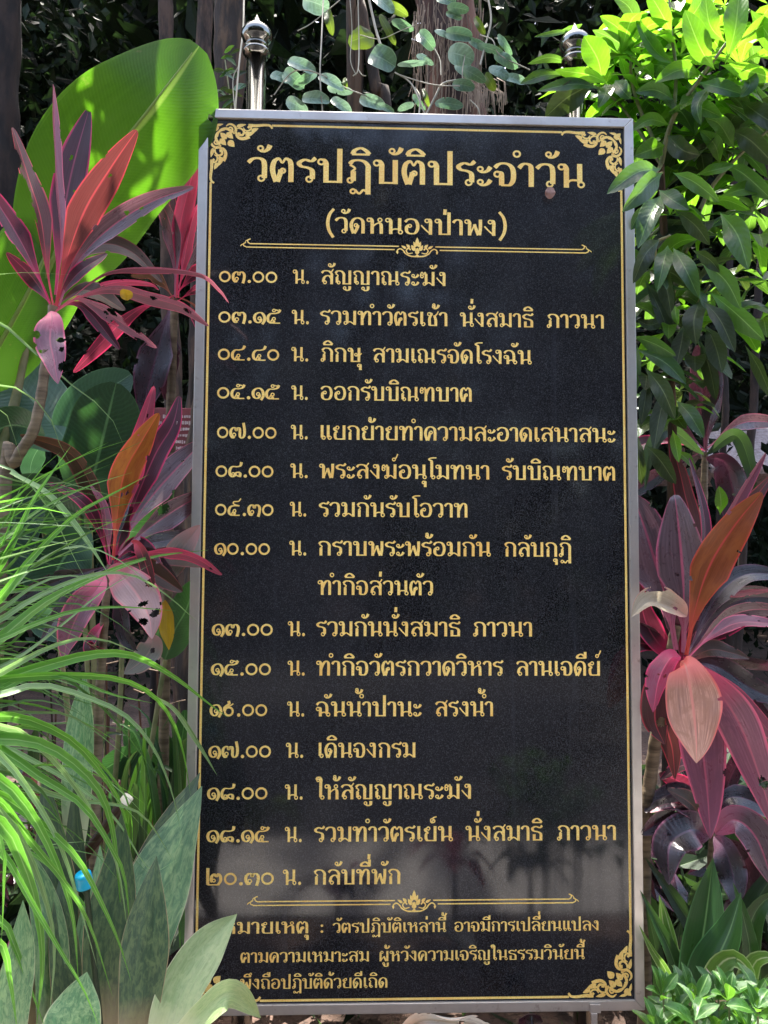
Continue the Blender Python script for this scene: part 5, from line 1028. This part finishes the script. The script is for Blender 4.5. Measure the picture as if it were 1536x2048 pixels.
# the rest of its leaves, deeper in, as one mesh of small rosettes
mb = MB(); r = random.Random(12)
for (cx, cy, Y, n) in [(1300, 120, .22, 9), (1390, 60, .2, 9), (1470, 170, .2, 9), (1400, 240, .22, 9), (1240, 190, .25, 8), (1320, 210, .24, 9), (1500, 300, .22, 8), (1390, 330, .24, 8), (1300, 290, .25, 8), (1330, 380, .22, 8), (1440, 470, .24, 7), (1380, 440, .22, 7), (1500, 90, .2, 8), (1360, 540, .28, 6), (1320, 600, .3, 7), (1180, 200, .26, 6), (1230, 130, .22, 8), (1275, 60, .24, 8), (1480, 240, .2, 8), (1530, 180, .2, 8), (1420, 390, .26, 8), (1510, 420, .26, 8), (1350, 300, .26, 8), (1280, 250, .26, 7), (1400, 620, .34, 6), (1460, 560, .34, 6), (1530, 560, .34, 7), (1290, 470, .3, 6), (1400, 160, .26, 9), (1330, 80, .26, 9), (1310, 160, .1, 8), (1360, 110, .1, 8), (1430, 200, .08, 8), (1480, 130, .06, 8), (1390, 270, .1, 8), (1290, 200, .12, 8), (1450, 300, .1, 8), (1510, 250, .1, 8), (1340, 430, .08, 7), (1410, 460, .1, 7), (1300, 540, .12, 7), (1380, 580, .12, 7), (1450, 640, .14, 7), (1340, 660, .14, 7), (1300, 760, .16, 7), (1350, 840, .18, 6), (1390, 720, .16, 6), (1240, 110, .1, 7), (1510, 480, .12, 7), (1520, 640, .2, 6), (1340, 20, .2, 8), (1450, 10, .2, 8), (1310, 720, .3, 5), (1300, 820, .3, 5), (1360, 780, .32, 5)]:
    c = P(cx, cy, Y)
    for k in range(n):
        a = 2*PI*k/n+r.uniform(-.3, .3); el = r.uniform(-.5, .5); ln = r.uniform(.12, .19); d = np.array((math.cos(a)*math.cos(el), math.sin(a)*math.cos(el)*.8, math.sin(el)))
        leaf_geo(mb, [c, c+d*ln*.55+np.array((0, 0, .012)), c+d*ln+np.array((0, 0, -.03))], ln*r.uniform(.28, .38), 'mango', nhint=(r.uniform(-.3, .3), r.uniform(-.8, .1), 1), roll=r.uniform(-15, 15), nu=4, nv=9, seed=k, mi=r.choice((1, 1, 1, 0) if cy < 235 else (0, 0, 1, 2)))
tag(mb.build('foliage', [M_mango, M_mango_lit, M_mango_dark], sh), kind='stuff')
# curved palm-like strap leaves at the far right
g = ground(P(1700, 1200, .2)); t = plant('strap_leaf_palm', 'stiff olive palm leaf reaching in at the upper right edge', 'palm', g)
for pts in [((1640, 420, .1), (1560, 300, .08), (1500, 240, .06), (1450, 205, .05)), ((1640, 330, .1), (1560, 240, .08), (1520, 190, .06), (1510, 165, .05))]:
    leaf(t, list(pts), 40, M_strap_stripe, 'lance', roll=20, fold=.5)
mb = MB(); mb.tube(smooth_path([g, P(1680, 800, .15), P(1640, 420, .1)]), .012, 7); mb.build('stalk', M_twig, t)

# ---- pale vine hung over the top of the sign
g = P(905, 215, .60); vt = plant('climbing_vine', 'vine with pale oval leaves trailing from the thick trunk over the top of the sign', 'vine', ground(g))
def oval(cx, cy, ln, w, ang, Y, mat=M_vine, roll=0, fold=.18):
    a = math.radians(ang); dx, dy = math.cos(a)*ln/2, math.sin(a)*ln/2
    leaf(vt, [(cx-dx, cy-dy, Y+.02), (cx, cy-2, Y), (cx+dx, cy+dy, Y+.015)], w*rnd.uniform(.85, 1.1), M_vine_b if (mat is M_vine and rnd.random() < .35) else mat, 'oval', roll=roll+rnd.uniform(-28, 28), fold=fold+rnd.uniform(-.05, .25), curl=rnd.uniform(-.25, .3), wav=.035, nu=8, nv=18, holes=[(rnd.choice((0., 1.)), rnd.uniform(.2, .9), .08, .05)] if rnd.random() < .3 else ())
for o in [(632, 8, 56, 40, 20, .3), (660, 44, 56, 24, 78, .32, M_vine_dark), (768, 8, 54, 26, 40, .3), (790, 18, 60, 20, 28, .32, M_vine_dark), (722, 78, 54, 46, 165, .3, M_vine_dark), (775, 60, 70, 20, 62, .3, M_vine_dark), (766, 120, 56, 50, 28, .26), (805, 52, 48, 24, 22, .3), (853, 82, 46, 34, 48, .28),
   (604, 133, 60, 28, 22, .22), (610, 160, 56, 22, 150, .24), (663, 166, 58, 26, 28, .2), (588, 160, 52, 30, 40, .28), (632, 200, 56, 28, 5, .2), (683, 212, 50, 22, 35, .22), (745, 206, 54, 24, 18, .22), (680, 180, 52, 22, 10, .28), (594, 213, 50, 30, 30, .28), (560, 156, 40, 20, 20, .3),
   (825, 128, 62, 16, -4, .24, M_vine, 30), (893, 2, 42, 26, 20, .26), (916, 18, 44, 26, 8, .25), (908, 32, 34, 12, 20, .26), (918, 70, 54, 32, 10, .22), (889, 70, 44, 12, 25, .24), (922, 112, 54, 42, 18, .2), (947, 150, 56, 28, 30, .2), (930, 140, 50, 26, 40, .24), (927, 172, 46, 28, 10, .18), (898, 209, 58, 22, 6, .18), (982, 100, 60, 20, 20, .2), (1012, 122, 56, 24, 30, .2), (1000, 146, 50, 22, 28, .2), (957, 90, 44, 18, 30, .22), (1010, 90, 50, 18, 55, .22), (850, 120, 40, 14, 30, .28), (852, 196, 40, 12, 70, .26, M_vine_dark), (838, 205, 40, 16, 50, .26), (690, 168, 24, 12, 80, .26, M_vine_dark), (812, 215, 36, 14, 160, .26), (770, 218, 40, 16, 20, .25), (980, 165, 40, 24, 60, .22, M_vine_dark), (1030, 160, 44, 20, 15, .2), (960, 52, 40, 18, 60, .25, M_vine_dark)]:
    oval(*o)
def vine(pts, r_=.0025, n='stem', mat=None):
    mb = MB(); pp = smooth_path(px3(pts), 8); mb.tube(pp, r_, 6, True); mb.build(n, mat or M_vstem, vt)
for pts, r_ in [(((647, -10, .28), (643, 80, .22), (640, 150, .2), (645, 225, .2)), .0024), (((736, -10, .3), (752, 60, .28), (768, 110, .26)), .004), (((716, 0, .3), (718, 90, .27), (716, 140, .25), (706, 152, .25)), .0018), (((716, 138, .25), (724, 150, .24), (732, 152, .24)), .0016), (((700, 0, .3), (704, 60, .3), (701, 120, .28), (712, 150, .28)), .0014),
   (((645, 150, .2), (610, 140, .21), (580, 148, .24), (548, 190, .26)), .002), (((645, 150, .2), (690, 175, .22), (740, 195, .22)), .002), (((852, 230, .2), (872, 190, .2), (885, 168, .2), (912, 160, .2)), .0034), (((790, 145, .26), (815, 160, .24), (830, 180, .22), (850, 230, .2)), .0024), (((830, 50, .28), (800, 62, .28), (760, 78, .28), (720, 70, .28)), .0014),
   (((800, 150, .25), (830, 160, .22), (870, 170, .2), (920, 172, .18)), .0018), (((975, -10, .24), (982, 40, .22), (972, 85, .22), (960, 130, .2)), .003), (((960, 70, .22), (985, 80, .2), (1000, 110, .2), (1060, 140, .2)), .0018), (((488, -10, .25), (486, 60, .2), (478, 130, .16), (470, 225, .12)), .0028), (((478, 130, .16), (466, 160, .16), (470, 225, .14)), .0016), (((930, 110, .2), (925, 140, .18), (925, 160, .18)), .0016), (((595, 62, .3), (625, 45, .3), (680, 0, .3)), .0018), (((940, 200, .22), (955, 215, .2), (960, 232, .2)), .002), (((830, 175, .24), (840, 195, .22), (838, 230, .2)), .0026), (((868, 95, .26), (880, 120, .24), (882, 150, .22)), .0016)]:
    vine(pts, r_)
# dry twig tufts above the left end of the top rail
g = P(455, 230, .4); t = plant('fine_leaf_shrub', 'thin sparse seedling leaves beside the left post above the frame', 'seedling', ground(g))
r = random.Random(4)
cane(t, [P(470, 330, .4), P(462, 215, .4), P(450, 120, .45)], .003, .002, M_twig)
for k in range(22):
    x, y = r.uniform(425, 495), r.uniform(105, 225); a = r.uniform(-.7, .7); ln = r.uniform(22, 46)
    leaf(t, [(x, y, .4), (x+ln*.5*math.cos(a), y+ln*.5*math.sin(a)-3, .4), (x+ln*math.cos(a), y+ln*math.sin(a), .4)], r.uniform(6, 12), r.choice([M_mango_dark, M_mango, M_vine]), 'lance', roll=r.uniform(-40, 40), nu=4, nv=8)

# ---- lower right: strap leaves and the small bush
g = ground(P(1420, 2250, -.1)); t = plant('strap_leaf_plant', 'clump of upright green strap leaves low at the right of the sign', 'strap leaf plant', g)
for pts, w, mat, k in [
   (Q(-.12, -.04, (1385, 2120), (1395, 1950), (1412, 1830), (1426, 1715)), 84, M_strap, K(roll=6)), (Q(-.14, -.1, (1390, 2120), (1420, 1960), (1460, 1860), (1482, 1785)), 84, M_strap, K(roll=-20)),
   (Q(-.12, -.08, (1480, 2120), (1500, 1930), (1488, 1840), (1466, 1765)), 40, M_strap, K(roll=20)), (Q(-.06, .0, (1400, 2120), (1350, 1930), (1315, 1850), (1280, 1780)), 34, M_strap, K(roll=20)),
   (Q(-.08, -.04, (1390, 2120), (1340, 1960), (1305, 1900), (1278, 1850)), 28, M_strap_stripe, K(roll=-30)), (Q(-.06, .0, (1395, 2120), (1370, 1960), (1335, 1890), (1318, 1790)), 42, M_strap_stripe, K(roll=24)),
   (Q(-.02, .04, (1410, 2100), (1400, 1900), (1350, 1800), (1290, 1715)), 44, M_strap_dark, K(roll=10)), (Q(-.06, .0, (1370, 2120), (1352, 1960), (1345, 1880), (1325, 1800)), 30, M_strap_stripe, K(roll=-10)),
   (Q(-.12, -.2, (1410, 2120), (1425, 1960), (1462, 1915), (1498, 1940), (1512, 1985)), 56, M_strap_stripe, K(roll=14)), (Q(-.1, -.16, (1470, 2120), (1500, 1950), (1530, 1915), (1580, 1930)), 50, M_strap_stripe, K(roll=-14)),
   (Q(-.06, -.06, (1480, 2120), (1490, 1900), (1520, 1810), (1580, 1780)), 58, M_strap, K(roll=20)), (Q(-.02, .0, (1450, 2120), (1500, 1850), (1540, 1760), (1600, 1700)), 60, M_strap_dark, K(roll=-20)), (Q(-.05, -.04, (1400, 2120), (1440, 1920), (1500, 1830), (1560, 1820)), 50, M_strap_dark, K(roll=10)),
   (Q(-.02, .0, (1300, 2120), (1320, 1980), (1312, 1900), (1290, 1800)), 32, M_strap_dark, K(roll=10))]:
    leaf(t, pts, w, mat, 'sans' if w > 60 else 'lance', nu=6, nv=26, fold=.4, wav=.02, **k)
g = ground(P(1420, 2200, -.4)); bt = plant('small_leaf_bush', 'low bush of small glossy bright leaves at the bottom right corner', 'bush', g)
mb = MB(); r = random.Random(9); tw = MB()
for k in range(64):
    x = r.uniform(1312, 1570); y = r.uniform(1992, 2150)-(26 if x > 1480 else 0)-(16*r.random()); Y = r.uniform(-.78, -.45)
    c = P(x, y, Y); tw.tube([ground(c)*.3+c*.7-np.array((0, 0, .1)), c-np.array((0, 0, .03)), c], .0018, 5, False)
    up = np.array((r.uniform(-.4, .4), r.uniform(-.5, .1), 1.)); up /= np.linalg.norm(up)
    for q in range(r.randint(6, 9)):
        a = q*2.4+r.uniform(-.3, .3); el = r.uniform(.0, 1.1); ln = r.uniform(.032, .062)
        d = np.array((math.cos(a)*math.cos(el), math.sin(a)*math.cos(el), math.sin(el)))+up*.35; d /= np.linalg.norm(d)
        o_ = c-up*.010*(q % 3)
        leaf_geo(mb, [o_, o_+d*ln*.5+up*.003, o_+d*ln-up*.004], ln*r.uniform(.34, .46), 'mango', nhint=up, fold=.35, nu=4, nv=8, seed=q)
tag(mb.build('foliage', M_bush, bt), kind='stuff'); tag(tw.build('stems', M_twig, bt), kind='stuff')
for pts in (Q(-.5, -.46, (1450, 2070), (1440, 1990), (1412, 1935)), Q(-.5, -.46, (1455, 2070), (1450, 2000), (1430, 1960)), Q(-.5, -.46, (1430, 2000), (1455, 2010), (1468, 2040))):
    leaf(bt, pts, 16, M_dry_cream, 'lance', name='dry_leaf', roll=20)
# ground cover and dead leaves under the sign
g = ground(P(900, 2060, .02)); mb = MB(); leaf_geo(mb, [P(812, 2056, -.16), P(850, 2040, -.19), P(905, 2044, -.20), P(945, 2048, -.19), P(985, 2062, -.16)], .075, 'oval', roll=18, curl=.9, fold=.7, wav=.35, nu=14, nv=40, holes=[(1., .3, .2, .06), (0., .55, .25, .05), (1., .72, .22, .05), (.5, .6, .1, .03)])
tag(mb.build('dead_leaf', M_white_dry), 'curled cream dead leaf lying under the bottom middle of the sign', 'dead leaf')
mb = MB(); leaf_geo(mb, [P(1040, 2048, -.06), P(1060, 2030, -.08), P(1085, 2044, -.06)], .035, 'lance', roll=30, curl=.6, wav=.25, nu=10, nv=20)
tag(mb.build('dead_leaf', M_ti_black), 'small dark shrivelled dead leaf under the sign beside the cream one', 'dead leaf')
t = plant('weed_tuft', 'few thin green weed shoots in the shade under the sign', 'weeds', ground(P(900, 2100, .1))); r = random.Random(8)
for k in range(18):
    x = r.uniform(560, 1280); Y = r.uniform(-.05, .25); leaf(t, [(x, 2140, Y), (x+r.uniform(-12, 12), 2080, Y), (x+r.uniform(-30, 30), r.uniform(2035, 2070), Y)], r.uniform(6, 14), r.choice([M_grass_dark, M_strap_dark, M_ti_black]), 'lance', roll=r.uniform(-40, 40), nu=4, nv=10)

# ---- bed in front of the sign, below the picture: it shows only mirrored in the panel
def low_ti(x, Y, h, n, mats, seed, label):
    r = random.Random(seed); c = np.array((x, Y, h)); t = plant('ti_plant', label, 'ti plant', (x, Y, 0), 'low plants of the bed in front of the sign')
    cane(t, [c, c*np.array((1, 1, .5)), np.array((x, Y, -.02))], .008, .012)
    for k in range(n):
        a = 2*PI*k/n+r.uniform(-.3, .3); ln = r.uniform(.14, .21); el = r.uniform(.15, 1.0); d = np.array((math.cos(a)*math.cos(el), math.sin(a)*math.cos(el)*.6, math.sin(el)))
        mb = MB(); leaf_geo(mb, [c, c+d*ln*.5+np.array((0, 0, .04)), c+d*ln+np.array((0, 0, -.02-.05*r.random()))], r.uniform(.05, .07), 'ti', nhint=(0, -.2, 1), nu=6, nv=14, seed=k); mb.build('leaf', r.choice(mats), t)
low_ti(.18, -.62, .30, 11, [Pk, Rs, Pm], 1, 'low pink ti plant in the bed, mirrored below the middle of the panel')
low_ti(.45, -.66, .26, 10, [M_strap, M_strap_dark], 2, 'low green leafed plant in the bed, mirrored at the lower right of the panel')
low_ti(-.22, -.66, .18, 10, [Rs, Pm, Bk], 3, 'low dusky ti plant in the bed, mirrored at the lower left of the panel')
